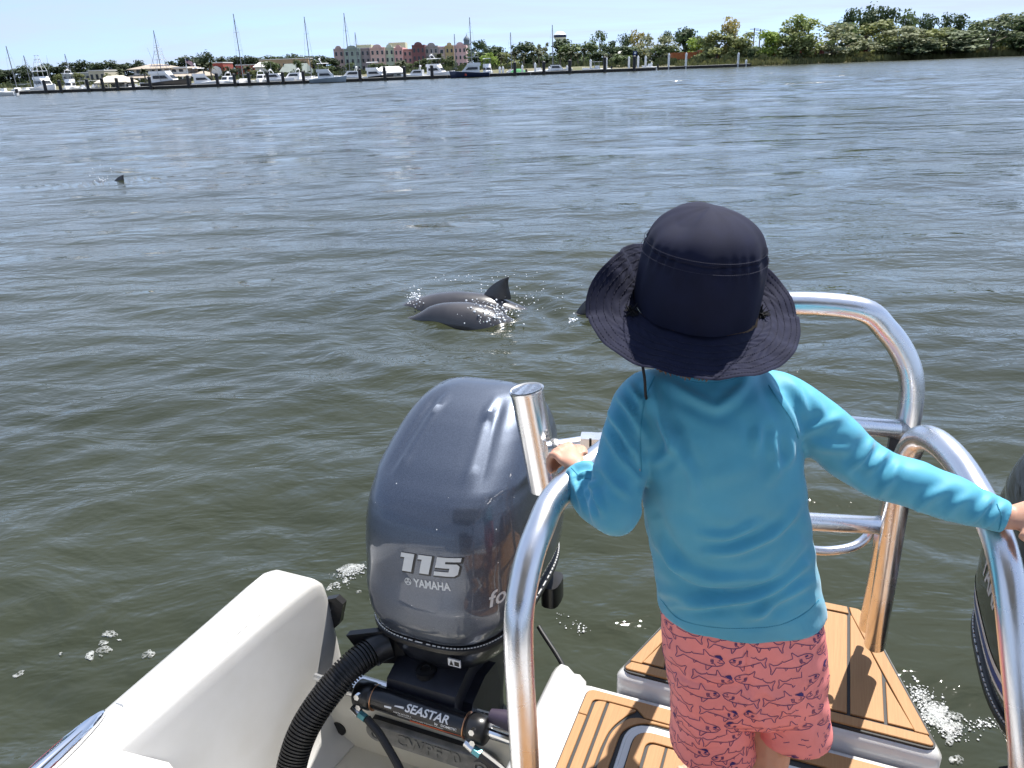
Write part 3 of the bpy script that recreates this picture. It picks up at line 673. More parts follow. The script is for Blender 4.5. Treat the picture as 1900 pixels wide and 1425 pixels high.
# church steeple
D = 420; p = far(868.5, D); st = empty('steeple', (p[0], D, 0), 0, 'grey blue cupola with a spire behind the masts', 'steeple'); z0, z1 = farz(868.5, 83, D), farz(868.5, 60, D)
MSt = material('slate', (.13, .17, .21), .6)
MB().box((0, 0, z0 / 2), (3.0, 3.0, z0)).build('tower', M_greyw, st)
MB().loft([ellipse((0, 0), r, r, z0 + t * (z1 - z0), 10) for r, t in ((1.9, .003), (1.9, .1), (1.5, .14), (1.5, .35), (1.75, .36), (1.5, .5), (.9, .62), (.3, .72), (.12, .8), (.03, 1))]).build('cupola', MSt, st)
# freight cars behind the bank
M_rust = [material('rust_%d' % i, c, .85, color2=c2, scale=.9) for i, (c, c2) in enumerate((((.30, .09, .035), (.40, .15, .06)), ((.16, .03, .028), (.22, .055, .045)), ((.12, .025, .03), (.17, .05, .05))))]
M_graf = [material('graffiti_%d' % i, c, .7, color2=c2, scale=1.3, ramp=(.45, .5)) for i, (c, c2) in enumerate((((.55, .55, .55), (.12, .16, .3)), ((.6, .6, .58), (.3, .1, .12)), ((.35, .4, .45), (.65, .62, .6))))]
us = [1245, 1295, 1352, 1430, 1515, 1600, 1680]
for i in range(6):
    D = 196 + (1 if i > 2 else 0); xa, xb = far(us[i], D)[0] + .3, far(us[i + 1], D)[0] - .3; w = xb - xa; u = (us[i] + us[i + 1]) / 2
    zt = farz(u, (97, 92, 90, 90, 86, 84)[i], D); zb = 1.9; r = empty('freight_car', ((xa + xb) / 2, D, 1.2), 0, ('bright rust freight car left end of the row behind the short dock', 'orange rust freight car behind the tall white piles', 'rust red freight car behind the bright green tree', 'maroon freight car with pale graffiti behind the light green tree', 'maroon freight car with graffiti in the middle of the wooded bank', 'dark maroon freight car at the right end of the row')[i], 'freight car', 'freight cars standing behind the bank')
    mt = M_rust[0 if i < 2 else 1 if i < 4 else 2]; h = zt - zb
    MB().box((0, 1.4, h / 2 + .7), (w, 2.8, h)).build('body', mt, r)
    for k in range(9): MB().box(((k + .5) / 9 * w - w / 2, -.06, h / 2 + .7), (.14, .1, h * .96)).build('rib', mt, r)
    if i > 0:
        for k in range(3): MB().box(((k - 1) * w * .3, -.13, .7 + h * .25), (w * .22, .03, h * .42)).build('graffiti', M_graf[(i + k) % 3], r)
    for sx in (-.34, .34): MB().box((w * sx, 1.4, .35), (2.2, 2.0, .68)).build('bogie', M_darkhull, r)
# utility poles and a flag
for u, vt, lab in ((1396, 52, 'utility pole with cross arms left of the light green tree'), (1407, 54, 'utility pole with cross arms behind the bright green tree')):
    D = 240; p = far(u, D); zt = farz(u, vt, D); r = empty('utility_pole', (p[0], D, 1), 0, lab, 'utility pole', 'utility poles')
    MB().tube([(0, 0, 0), (0, 0, zt - 1)], .16, 6).build('pole', M_bark, r)
    for k in (.3, 1.3): MB().box((0, 0, zt - 1 - k), (2.6, .12, .14)).build('cross_arm', M_bark, r)
p = far(350, 190); zt = farz(350, 107, 190)
fl = empty('flagpole', (p[0], 190, 1), 0, 'flagpole with a small red and white striped flag by the restaurant', 'flag')
MB().tube([(0, 0, 0), (0, 0, zt - 1)], .06, 5).build('pole', M_pilewhite, fl)
mf = MB(); mf.loft([[(.06 + .18 * i, .12 * math.sin(i * .9), zt - 1.1 - .10 * i), (.06 + .18 * i, .12 * math.sin(i * .9), zt - 2.0 - .12 * i)] for i in range(9)], closed=False, cap0=False, cap1=False)
fm_ = material('flag_cloth', (.6, .6, .6), .8); nt = fm_.node_tree; wv = nt.nodes.new('ShaderNodeTexWave'); wv.bands_direction = 'Z'; wv.inputs['Scale'].default_value = 2.2
rp = nt.nodes.new('ShaderNodeValToRGB'); rp.color_ramp.interpolation = 'CONSTANT'; rp.color_ramp.elements[0].color = (.5, .03, .04, 1); rp.color_ramp.elements[1].position = .5; rp.color_ramp.elements[1].color = (.8, .8, .8, 1)
tcn = nt.nodes.new('ShaderNodeTexCoord'); nt.links.new(tcn.outputs['Object'], wv.inputs[0]); nt.links.new(wv.outputs[0], rp.inputs[0]); nt.links.new(rp.outputs[0], nt.nodes['Principled BSDF'].inputs[0])
mf.build('flag', fm_, fl)
MB().box((.45, -.14, zt - 1.45), (.6, .02, .45)).build('canton', M_navy, fl)

# ---------------------------------------------------------------- trees
def crown_mesh(seed, kind):
    rg = random.Random(seed); m = MB(); lobes = []
    if kind == 'round':
        for i in range(20):
            a = rg.uniform(0, 6.28); z = rg.uniform(.16, .86); r = rg.uniform(.12, .40) * (1 - max(0, z - .5) * 1.3); lobes.append((r * math.cos(a), r * math.sin(a), z, rg.uniform(.13, .22)))
        n, s = 1500, .068
    elif kind == 'airy':
        for i in range(26):
            a = rg.uniform(0, 6.28); z = rg.uniform(.16, .92); r = rg.uniform(.1, .46) * (1 - max(0, z - .55) * 1.2); lobes.append((r * math.cos(a), r * math.sin(a), z, rg.uniform(.08, .15)))
        n, s = 1300, .052
    elif kind == 'tall':
        for i in range(14):
            a = rg.uniform(0, 6.28); z = .22 + .68 * i / 13; r = rg.uniform(.1, .36) * (1.2 - z * .8); lobes.append((r * math.cos(a), r * math.sin(a), z, rg.uniform(.12, .2)))
        n, s = 1000, .055
    else:   # umbrella shaped pine
        for i in range(9):
            a = rg.uniform(0, 6.28); r = rg.uniform(.05, .38); lobes.append((r * math.cos(a), r * math.sin(a), rg.uniform(.45, .93), rg.uniform(.12, .2)))
        n, s = 800, .055
    for k in range(n):
        x, y, z, r = lobes[k % len(lobes)]
        d = np.array([rg.gauss(0, 1), rg.gauss(0, 1), rg.gauss(0, 1)]); d /= np.linalg.norm(d); rr = r * (rg.random() ** .38) * rg.uniform(.85, 1.12)
        c = np.array([x, y, z]) + d * rr * np.array([1.15, 1.15, .85]); nrm = d + np.array([rg.gauss(0, .6), rg.gauss(0, .6), rg.gauss(0, .6) + .35]); nrm /= np.linalg.norm(nrm)
        t = np.cross(nrm, [0, 0, 1.0]); t /= np.linalg.norm(t) + 1e-6; b = np.cross(nrm, t); q = s * rg.uniform(.5, 1.2)
        m.add([c - t * q * .5 - b * q * .2, c - t * .1 * q - b * q * .55, c + t * q * .55 - b * q * .1, c + t * q * .1 + b * q * .6, c - t * q * .4 + b * q * .3], [(0, 1, 2, 3, 4)])
    me = m.build('crown', M_leaf, mesh_only=True, smooth=0)
    t = MB(); t.tube([(0, 0, 0), (.01, .0, .25), (.0, .01, .5)], [.028, .02, .013], 6)
    for x, y, z, r in lobes[:8]: t.tube([(0, 0, min(.22, z * .5)), (x * .4, y * .4, z * .72), (x, y, z)], [.014, .009, .003], 4)
    return me, t.build('trunk', M_bark, mesh_only=True)
CR = {k: [crown_mesh(i * 10 + len(k), k) for i in range(3)] for k in ('round', 'airy', 'tall', 'pine')}
NB_, NM_ = 'trees on the wooded bank', 'trees behind the docks'
def tree(u, vt, wpx, D, kind, col, label, group, zb=0.9, seed=0, vd=0):
    p = far(u, D); h = farz(u, vt, D) - zb; wid = wpx * D / 1538.0 * (1.22 if group in (NB_, NM_) else 1)
    rg = random.Random(int(u * 13 + D)); me, tr = CR[kind][rg.randrange(3)]
    r = empty(kind + '_tree' if kind not in ('round', 'airy', 'tall', 'pine') else {'round': 'oak_tree', 'airy': 'airy_tree', 'tall': 'tall_tree', 'pine': 'pine_tree'}[kind], (p[0], D, zb), rg.uniform(0, 6.28), label, 'tree', group)
    sx = wid / .92; r.scale = (sx, sx, h / .98)
    k_ = 1.5 if group in (NB_, NM_) else 1.1
    c = link('crown', me, None, r); c.color = (*[q * k_ for q in col], 1); link('trunk', tr, None, r)
    return r
DARK, MID, OLIVE, BRIGHT, GREY, YEL = (.055, .082, .036), (.10, .135, .052), (.19, .205, .08), (.22, .29, .06), (.21, .22, .13), (.30, .25, .09)
NB = 'trees on the wooded bank'
for u, vt, w, D, k, c, lab in [
    (1355, 34, 52, 190, 'tall', YEL, 'yellowish slender tree rising above the freight cars'), (1330, 58, 62, 188, 'round', OLIVE, 'olive green tree left of the yellowish slender tree'),
    (1372, 55, 50, 187, 'round', OLIVE, 'olive tree at the foot of the yellowish slender tree'),
    (1427, 56, 48, 188, 'round', BRIGHT, 'bright green rounded tree in front of the utility poles'), (1458, 48, 45, 190, 'airy', OLIVE, 'thin olive tree right of the bright green rounded tree'),
    (1492, 28, 86, 187, 'airy', (.25, .29, .11), 'large light green airy tree in the middle of the wooded bank'), (1480, 55, 60, 184, 'round', OLIVE, 'rounded olive bush tree below the light green airy tree'),
    (1545, 44, 92, 186, 'airy', GREY, 'wide greyish tree with bare twigs right of the light green airy tree'), (1568, 18, 46, 206, 'tall', DARK, 'dark tall tree left of the highest dark tree'),
    (1603, 9, 62, 208, 'pine', DARK, 'highest dark tree on the skyline of the wooded bank'), (1600, 22, 50, 210, 'tall', DARK, 'dark tree directly below the highest crown'), (1640, 17, 52, 207, 'tall', DARK, 'dark tree with a notched top right of the highest one'),
    (1678, 20, 50, 207, 'tall', MID, 'mid green tall tree behind the grey domed tree'), (1560, 40, 70, 196, 'round', MID, 'rounded mid green tree under the left skyline trees'), (1622, 40, 80, 198, 'round', OLIVE, 'rounded olive tree filling the gap under the skyline trees'),
    (1668, 49, 95, 184, 'airy', GREY, 'grey domed airy tree near the waterline'), (1650, 58, 60, 188, 'round', OLIVE, 'olive round tree left behind the grey domed tree'), (1710, 55, 70, 187, 'round', OLIVE, 'olive round tree right behind the grey domed tree'),
    (1700, 28, 34, 210, 'tall', DARK, 'thin dark tree on the skyline, first of four in a row'), (1722, 28, 36, 212, 'tall', DARK, 'thin dark tree on the skyline, second of four in a row'),
    (1748, 25, 40, 211, 'tall', DARK, 'thin dark tree on the skyline, third of four in a row'), (1780, 27, 48, 212, 'tall', DARK, 'thin dark tree on the skyline, last of four in a row'),
    (1735, 52, 70, 190, 'airy', OLIVE, 'reddish olive airy tree between the grey trees'), (1775, 55, 100, 187, 'round', (.13, .155, .085), 'broad grey green tree left of the long white roof'),
    (1838, 27, 92, 189, 'airy', (.13, .155, .085), 'large grey green airy tree in front of the long white roof'), (1815, 40, 60, 205, 'round', MID, 'rounded tree behind the large grey green airy tree'), (1878, 26, 56, 200, 'round', MID, 'dense tree right of the large grey green airy tree'),
    (1905, 28, 70, 188, 'round', DARK, 'dark tree cut by the right edge of the view'), (1862, 42, 60, 212, 'round', DARK, 'dark rounded tree behind the long white roof'),
    (1310, 68, 40, 198, 'round', MID, 'mid green tree left of the olive green tree'), (1700, 68, 80, 183, 'round', (.10, .125, .065), 'dark leaning bush by the water below the grey domed tree'), (1765, 75, 60, 184, 'round', (.09, .115, .06), 'dark low bush at the waterline left of the long white roof'), (1900, 60, 60, 186, 'round', MID, 'low bushy tree at the right edge of the view'),
    (1395, 88, 26, 183, 'round', DARK, 'dark green bush at the end of the short grey dock'), (1410, 78, 30, 192, 'round', MID, 'small mid green tree below the utility poles')]:
    tree(u, vt, w, D, k, c, lab, NB)
NM = 'trees behind the docks'
for u, vt, w, D, k, c, lab in [
    (1270, 51, 52, 215, 'round', DARK, 'large dark oak left of the wooded bank'), (1240, 60, 34, 225, 'pine', DARK, 'flat topped dark pine left of the large dark oak'), (1215, 66, 66, 205, 'airy', GREY, 'grey leafless looking tree right of the dock end'),
    (1182, 57, 34, 212, 'tall', YEL, 'yellow tinged tall tree behind the dock sign'), (1160, 61, 26, 222, 'pine', DARK, 'dark pine left of the yellow tinged tall tree'), (1198, 62, 26, 226, 'airy', GREY, 'thin twiggy tree right of the yellow tinged tall tree'),
    (1113, 60, 34, 226, 'pine', MID, 'pine with an open top rising right of the water tower'), (1090, 78, 50, 222, 'round', MID, 'mid green tree below the open topped pine'), (1135, 72, 34, 218, 'round', DARK, 'dark tree right of the open topped pine'),
    (1048, 73, 60, 225, 'round', DARK, 'dark rounded tree in front of the water tower'), (1060, 82, 60, 214, 'round', MID, 'mid green tree under the water tower'), (1008, 74, 28, 225, 'airy', GREY, 'thin grey tree left of the water tower'),
    (975, 79, 60, 240, 'round', DARK, 'dark rounded tree right of the steeple'), (920, 85, 46, 240, 'round', DARK, 'dark tree left of the dark rounded tree'), (885, 75, 40, 232, 'airy', DARK, 'dark airy tree in front of the steeple'),
    (900, 78, 26, 236, 'tall', DARK, 'dark upright tree just right of the steeple'), (912, 95, 34, 205, 'round', BRIGHT, 'bright yellow green tree right of the navy motor boat'), (940, 98, 40, 214, 'round', OLIVE, 'olive tree right of the bright yellow green one'),
    (1165, 85, 60, 204, 'round', DARK, 'dark bushy tree behind the dock sign'), (1230, 85, 60, 206, 'round', MID, 'mid green tree behind the grey leafless looking tree'), (1290, 70, 40, 203, 'round', BRIGHT, 'yellow green tree right of the large dark oak'),
    (1150, 98, 40, 192, 'round', MID, 'low mid green tree at the dock end'), (1010, 98, 40, 205, 'round', DARK, 'low dark tree left of the palms'), (1110, 95, 50, 203, 'round', DARK, 'low dark tree right of the palms'), (885, 95, 50, 215, 'round', DARK, 'dark low tree behind the navy motor boat')]:
    tree(u, vt, w, D, k, c, lab, NM)
NL = 'trees behind the marina'
i = 0
LW = ('dark oak of the left hand tree line', )
lefts = [(-10, 124, 60), (20, 128, 60), (45, 122, 40), (70, 121, 50), (95, 118, 40), (118, 112, 60), (140, 113, 50), (165, 112, 40), (185, 117, 40), (205, 113, 50), (232, 117, 46), (255, 119, 40), (268, 112, 34), (325, 110, 44), (352, 104, 50), (385, 95, 30), (372, 106, 60), (410, 106, 40), (440, 104, 50), (470, 104, 40), (515, 103, 60), (545, 101, 50), (585, 100, 70), (605, 104, 40), (560, 104, 50), (622, 110, 30), (480, 105, 40)]
refs = ['at the far left edge', 'left of the first masts', 'behind the first short mast', 'behind the leftmost tower', 'just right of the leftmost tower', 'forming a high hump behind the short mast', 'right of the high hump', 'above the cream building', 'with a pointed top above the cream building', 'left of the restaurant roof', 'touching the restaurant roof', 'behind the restaurant roof', 'behind the left of the tall tower boat', 'right of the tall tower boat', 'right of the flagpole', 'with a high round crown above the brick building', 'below the high round crown', 'right of the high round crown', 'behind the tallest mast', 'right of the tallest mast', 'left of the tan building roof', 'above the tan building', 'forming a broad dome left of the coloured houses', 'right of the broad dome', 'left of the broad dome', 'beside the mauve house', 'behind the small white house']
for (u, vt, w), rf in zip(lefts, refs):
    tree(u, vt, w * 1.15, 268 if u != 385 else 262, 'round' if u != 385 else 'pine', DARK if u % 2 else (.05, .072, .034), 'dark tree ' + rf, NL, 1.2)
for u, vt, w, c, lab in [(108, 138, 26, OLIVE, 'olive bush tree left of the grey building'), (150, 135, 34, OLIVE, 'round olive tree in front of the grey building'), (200, 133, 16, OLIVE, 'small palm like tree left of the restaurant'), (470, 130, 40, OLIVE, 'light olive tree below the small white house'), (505, 113, 46, MID, 'mid green tree below the tan building'), (555, 110, 22, MID, 'small round tree in front of the tan building'), (600, 118, 44, MID, 'green tree left of the mauve house'), (430, 120, 40, (.05, .065, .03), 'dark tree right of the brick building')]:
    tree(u, vt, w, 198, 'round', c, lab, 'small trees behind the moored boats', 1.0)
for k, (u, vt, w) in enumerate(sorted([(690, 118, 22), (705, 117, 20), (740, 114, 26), (757, 113, 22), (722, 118, 20), (790, 108, 28), (812, 106, 26), (832, 102, 30), (775, 114, 20), (650, 116, 18)])):
    tree(u, vt, w * 1.3, 235, 'round', MID, 'small green street tree, ' + ORD[k] + ' from the left before the coloured houses', 'street trees before the coloured houses', 1.2)
# palms
def palm_mesh(seed):
    rg = random.Random(seed); m = MB()
    for i in range(26):
        a = rg.uniform(0, 6.28); el = rg.uniform(-.6, 1.2); L = rg.uniform(.8, 1.1); pts = []
        for t in np.linspace(0, 1, 5):
            r = L * t * math.cos(el * (1 - .3 * t)); z = L * t * math.sin(el) - .5 * t * t * L; pts.append(np.array([r * math.cos(a), r * math.sin(a), z]))
        sd = np.array([-math.sin(a), math.cos(a), 0]); ws = [.05, .17, .2, .13, .02]
        m.loft([[p - sd * w + np.array([0, 0, -w * .5]), p, p + sd * w + np.array([0, 0, -w * .5])] for p, w in zip(pts, ws)], False, False, closed=False)
    return m.build('fronds', M_leaf, mesh_only=True, smooth=0)
PM = [palm_mesh(i) for i in range(3)]
ptr = MB().tube([(0, 0, 0), (.03, 0, .5), (0, 0, 1)], [.2, .16, .15], 7).build('trunk', M_palmbark, mesh_only=True)
for i, (u, vt) in enumerate(sorted([(1060, 95), (1083, 91), (1072, 99), (990, 97), (972, 99), (955, 96), (930, 101), (380, 118), (393, 116), (1148, 100), (1000, 94), (1040, 98), (745, 112), (815, 100), (1128, 101), (270, 128), (228, 129), (460, 122)])):
    D = 196; p = far(u, D); zt = farz(u, vt + 4, D); r = empty('palm_tree', (p[0], D, .8), i * 1.3, 'shaggy headed palm tree, ' + ORD[i] + ' from the left along the waterfront', 'palm tree', 'palms along the waterfront')
    a = link('fronds', PM[i % 3], None, r); a.location = (0, 0, zt - .8); a.scale = (1.5,) * 3; a.color = (.075, .09, .04, 1)
    b = link('trunk', ptr, None, r); b.scale = (1, 1, zt - .8)
# ---------------------------------------------------------------- our own boat: hull, deck, platform, rails
M_hull = material('white_gelcoat', (0.62, 0.615, 0.60), 0.25, color2=(0.53, 0.52, 0.485), scale=3.0, ramp=(.42, .80), coat=0.5, coat_rough=0.08, bump=0.02, bscale=6)
M_well = material('aged_gelcoat', (0.62, 0.60, 0.53), 0.28, color2=(0.50, 0.45, 0.32), scale=3.5, ramp=(.5, .85), coat=0.4)
M_nonskid = material('nonskid_gelcoat', (0.62, 0.615, 0.59), 0.55, var=0.03, scale=60, bump=0.25, bscale=420, bdist=0.001)
M_teak = material('synthetic_teak', (0.385, 0.205, 0.078), 0.62, color2=(0.30, 0.145, 0.05), scale=5, stretch=(60, 2.2, 8), ramp=(.25, .8), bump=0.18, bscale=10, bdist=0.0012, coords='Object')
M_caulk = material('black_caulk', (0.008, 0.008, 0.009), 0.6)
M_tube = material('polished_aluminium', (0.76, 0.76, 0.775), 0.27, metal=1.0, var=0.05, scale=9, rvar=0.05, bump=0.015, bscale=60)
M_tubedull = material('brushed_aluminium', (0.62, 0.62, 0.64), 0.26, metal=1.0, var=0.08, scale=20, rvar=0.08)
M_weld = material('weld_bead', (0.38, 0.37, 0.36), 0.42, metal=1.0, var=0.4, scale=200, bump=0.6, bscale=150, bdist=0.003)
M_chrome = material('chrome', (0.86, 0.87, 0.88), 0.05, metal=1.0)
M_blackp = material('black_plastic', (0.010, 0.010, 0.011), 0.32, var=.3, scale=30)
M_rubber = material('black_rubber', (0.009, 0.009, 0.010), 0.45)

ZD, ZP, ZG = 0.44, 0.48, 0.62
boat = empty('boat', W(0, 0, 0), -AFT, 'white fibreglass boat with teak style decking and aluminium grab rails', 'boat')
def bpart(name, mb, mat, parent=None, **k): return mb.build(name, mat, parent or boat, **k)
B0 = BA(np.array([0, 0, 0.0]))
def loc(P): q = BA(P); return (q[0], q[1], q[2])     # world -> boat axes (x to the right looking aft, y aft)

# --- port-side gunwale arm that encloses the engine well (cross section swept aft, rounded end)
def gunwale(sgn):
    rings = []
    # (a, outer b, inner b, top z)
    st = [(-1.6, 1.335, 1.16, .66), (-.4, 1.330, 1.175, .645), (.3, 1.322, 1.19, .632), (.72, 1.314, 1.195, .624), (.9, 1.312, 1.185, .622), (1.1, 1.310, 1.170, .620), (1.25, 1.309, 1.152, .620), (1.315, 1.306, 1.142, .619), (1.340, 1.300, 1.139, .612), (1.354, 1.286, 1.138, .596), (1.360, 1.270, 1.138, .565), (1.362, 1.26, 1.138, .52)]
    for a, bo, bi, zt in st:
        floor = .12
        prof = [(bo - .10, -.35), (bo - .02, .15), (bo + .003, zt - .10), (bo, zt - .022), (bo - .007, zt - .006), (bo - .022, zt), (bo - .03, zt + .001), (bi + .028, zt + .001), (bi + .018, zt), (bi + .005, zt - .006), (bi, zt - .020), (bi - .004, zt - .05), (bi - .022, floor + .10), (bi - .045, floor + .03), (bi - .09, floor), (bi - .09, -.35)]
        rings.append([(sgn * p[0], a, p[1]) for p in prof])
    m = MB(); m.loft(rings)
    if sgn > 0: m.f = [f[::-1] for f in m.f]
    return m
for sgn in (-1, 1):
    g = bpart('gunwale', gunwale(sgn), M_hull, smooth=50)
    # moulded non-skid tread on top
    tr = MB(); poly = round_poly([(sgn * 1.290, .80), (sgn * 1.288, 1.315), (sgn * 1.175, 1.315), (sgn * 1.215, .80)], .03)
    tr.prism(poly, .6150, .6242, .001)
    bpart('non_skid_tread', tr, M_nonskid, g)
# --- engine well floor, transom and forward coaming of each well
for sgn in (-1, 1):
    m = MB(); cx = sgn * .80
    m.box((cx, 1.07, .09), (.74, .52, .05)); bpart('well_floor', m, M_well)
    tm = MB(); prof = [(1.28, .05), (1.28, .290), (1.286, .308), (1.30, .316), (1.345, .316), (1.355, .305), (1.355, -.5), (1.28, -.5)]
    tm.loft([[(cx + e * .38, p[0], p[1]) for p in prof] for e in (-1, 1)]); tr = bpart('transom', tm, M_well, smooth=50)
    MB().box((cx, 1.315, .3205), (.70, .035, .007)).build('transom_trim', M_tubedull, tr)
    for k, (bx, z) in enumerate(((-1.10, .165),)):
        d = MB(); d.loft([[(sgn * -bx * -1 * -1 + .022 * math.cos(t), 1.2795 + y, z + .022 * math.sin(t)) for t in np.linspace(0, 6.28, 16, endpoint=False)] for y in (0, -.003)]); d.build('drain_hole', M_caulk, tr)
    fw = MB()
    prof = [(-1.6, .45), (.62, .45), (.70, .446), (.755, .435), (.775, .415), (.785, .38), (.80, .12), (.80, .05), (-1.6, .05)]
    fw.loft([[(cx + e * .375, p[0], p[1]) for p in prof] for e in (-1, 1)]); bpart('well_coaming', fw, M_hull, smooth=50)
    bk = MB(); bk.box((cx, .2, -.15), (1.1, 2.28, .4)); bpart('hull_bottom', bk, M_hull)
# lit ledge where the arm meets the coaming (seen bottom left)
lg = MB(); lg.loft([[(b, a, z) for b, a, z in r] for r in ([(-1.195, .45, .612), (-1.195, .74, .612), (-1.175, .82, .50), (-1.195, .45, .44)], [(-1.09, .45, .545), (-1.09, .72, .535), (-1.09, .80, .45), (-1.09, .45, .44)], [(-.95, .55, .475), (-.95, .70, .475), (-.95, .77, .44), (-.95, .55, .44)])])
bpart('moulded_ledge', lg, M_hull, smooth=60)
# --- recessed chrome fitting and its recess rim on the gunwale
ch = MB(); n = 20
c0 = np.array([-1.282, .645]); ang_ = math.radians(92)
def lens(s, z, k=1.0):
    out = []
    for t in np.linspace(0, 2 * math.pi, 28, endpoint=False):
        x = .150 * s * math.cos(t); y = .022 * s * math.sin(t) * (abs(math.sin(t)) ** .15 if math.sin(t) else 1) * k
        out.append((c0[0] + x * math.cos(ang_) - y * math.sin(ang_), c0[1] + x * math.sin(ang_) + y * math.cos(ang_), z))
    return out
ch.loft([lens(1.0, .628), lens(.98, .637), lens(.90, .640), lens(.80, .634), lens(.3, .629)]); fit = bpart('chrome_cleat', ch, M_chrome, smooth=60)
sl = MB(); sl.loft([lens(.62, .6345, .16), lens(.60, .6355, .12)]); sl.build('slot', M_caulk, fit)
rm = MB(); path = spline([(-1.290, .828, .6235), (-1.262, .825, .6255), (-1.245, .80, .6255), (-1.238, .74, .6255), (-1.240, .60, .627), (-1.245, .40, .632)], 5)
rm.tube(path, .008, 8, flat=.6); bpart('recess_rim', rm, M_hull)
# --- black hinge plate on the aft end of the arm, with bolts and snap studs
pc = loc(PA(612, 1140, 1.352)); hp = MB()
poly = [(-.028, -.052), (.012, -.056), (.030, -.030), (.034, .040), (.010, .056), (-.024, .040)]
hp.loft([[(pc[0] + x + .012 * (z / .05), 1.358 + y, pc[2] + z) for x, z in poly] for y in (0, .018)]); pl = bpart('bracket_plate', hp, M_blackp)
for dz in (-.012, .012):
    s_ = MB(); s_.loft([[(pc[0] + .004 * math.cos(t), 1.3575 - y, pc[2] + dz + .004 * math.sin(t)) for t in np.linspace(0, 6.28, 8, endpoint=False)] for y in (0, .003)]); s_.build('bolt', M_chrome, pl)
for k in range(4):
    P = loc(PB(611 + 1 * k, 1180 + 13 * k, -1.150 + .002 * k)); s_ = MB(); s_.loft([ellipse(P, .005, .005, P[2] - .003, 8), ellipse(P, .004, .004, P[2] + .003, 8)]); bpart('snap_stud', s_, M_chrome)

# --- aft deck between the wells
dk = MB(); prof_edge = round_poly([(-.445, -1.6), (-.445, 1.412, .035), (.445, 1.412, .035), (.445, -1.6)], .01, 6)
dk.prism(prof_edge, -.25, ZD - .004, .012); bpart('aft_deck', dk, M_hull, smooth=50)
for sgn in (-1, 1):   # raised rounded lip on each side of the deck
    rings = []
    for a, h, wd in ((-1.6, .058, .046), (1.0, .058, .046), (1.3, .060, .046), (1.385, .060, .045), (1.405, .057, .043), (1.415, .046, .040), (1.418, .015, .036)):
        c = sgn * (.463 + .006); prof = [(c + x * wd * sgn * -1, ZD - .02 + z) for x, z in ((-1.0, -.30), (-.95, .0), (-.80, h * .70), (-.45, h), (-.1, h * .97), (.30, h * .60), (.70, .026), (1.05, .012), (1.05, -.30))]
        rings.append([(p[0], a, p[1]) for p in prof])
    m = MB(); m.loft(rings)
    if sgn > 0: m.f = [f[::-1] for f in m.f]
    bpart('deck_lip', m, M_hull, smooth=60)
def planks(pad, polys, z, th=.005):
    for poly in polys:
        p = MB(); p.prism(poly, z + .0005, z + th, .0012); p.build('plank', M_teak, pad, smooth=30)
g = .0036   # half caulk line
# outer mat: border plank + field planks; black pad below shows as the caulk
def L_mat():
    pad = MB(); outer = [(-.414, -.2), (-.414, 1.386, .022), (.414, 1.386, .022), (.414, -.2)]
    inn_l, inn_a = -.303, 1.318
    pad.prism(round_poly(outer[:2], .0) if False else round_poly([(-.414, -.2), (-.414, 1.386, .022), (.414, 1.386, .022), (.414, -.2)], .002), ZD - .003, ZD + .0015)
    po = bpart('deck_mat', pad, M_caulk)
    def m(x): return [(-p[0],) + tuple(p[1:]) for p in x]
    P = []
    for mir in (False, True):
        f = m if mir else (lambda q: q)
        P.append(round_poly(f([(-.411, -.2), (-.411, 1.30), (-.387 - g, 1.30), (-.387 - g, -.2)]), .001))
        P.append(round_poly(f([(-.387 + g, -.2), (-.387 + g, 1.352, .012), (-.355 - g, 1.356, .002), (-.355 - g, -.2)]), .001))
        P.append(round_poly(f([(-.355 + g, -.2), (-.355 + g, 1.356, .002), (-.283, 1.356, .008), (-.300, 1.338, .010), (-.329, 1.285, .03), (-.332 - g, 1.22, .02), (-.332 - g, -.2)]), .001))
        P.append(round_poly(f([(-.332 + g, -.2), (-.332 + g, 1.215, .02), (-.325, 1.278, .03), (-.298, 1.325, .01), (-.276, 1.336, .01), (-.16, 1.337, .001), (-.16, 1.331, .001), (-.262, 1.328, .03), (-.304, 1.29, .04), (-.3055, 1.22, .02), (-.3055, -.2)]), .001))
    # aft border: one plank across, mitred into the side borders
    P.append(round_poly([(-.411, 1.302), (-.411, 1.383, .02), (.411, 1.383, .02), (.411, 1.302), (.387 + g, 1.302), (.387 + g, 1.354, .012), (.355, 1.359), (.286, 1.3595, .004), (.262, 1.3395, .004), (-.262, 1.3395, .004), (-.286, 1.3595, .004), (-.355, 1.359), (-.387 - g, 1.354, .012), (-.387 - g, 1.302)], .001))
    planks(po, P, ZD + .0012)
L_mat()
# hatch in the middle: white gutter then its own mat
gt = MB(); gt.prism(round_poly([(-.296, -.2), (-.296, 1.322, .06), (.296, 1.322, .06), (.296, -.2)], .002, 8), ZD - .002, ZD + .0040, .0015); bpart('hatch_gutter', gt, M_hull)
ht = MB(); ht.prism(round_poly([(-.289, -.2), (-.289, 1.313, .055), (.289, 1.313, .055), (.289, -.2)], .002, 8), ZD, ZD + .0058, .0015); hatch = bpart('hatch_lid', ht, M_hull)
pd = MB(); pd.prism(round_poly([(-.2745, -.2), (-.2745, 1.3, .045), (.2745, 1.3, .045), (.2745, -.2)], .002, 8), ZD + .005, ZD + .0075); po = bpart('hatch_mat', pd, M_caulk)
P = [round_poly([(-.2715, -.2), (-.2715, 1.297, .042), (.2715, 1.297, .042), (.2715, -.2), (.243, -.2), (.243, 1.272, .022), (-.243, 1.272, .022), (-.243, -.2)], .001, 7)]
xs = [-.2385, -.198, -.125, -.052, .021, .094, .167, .2385]
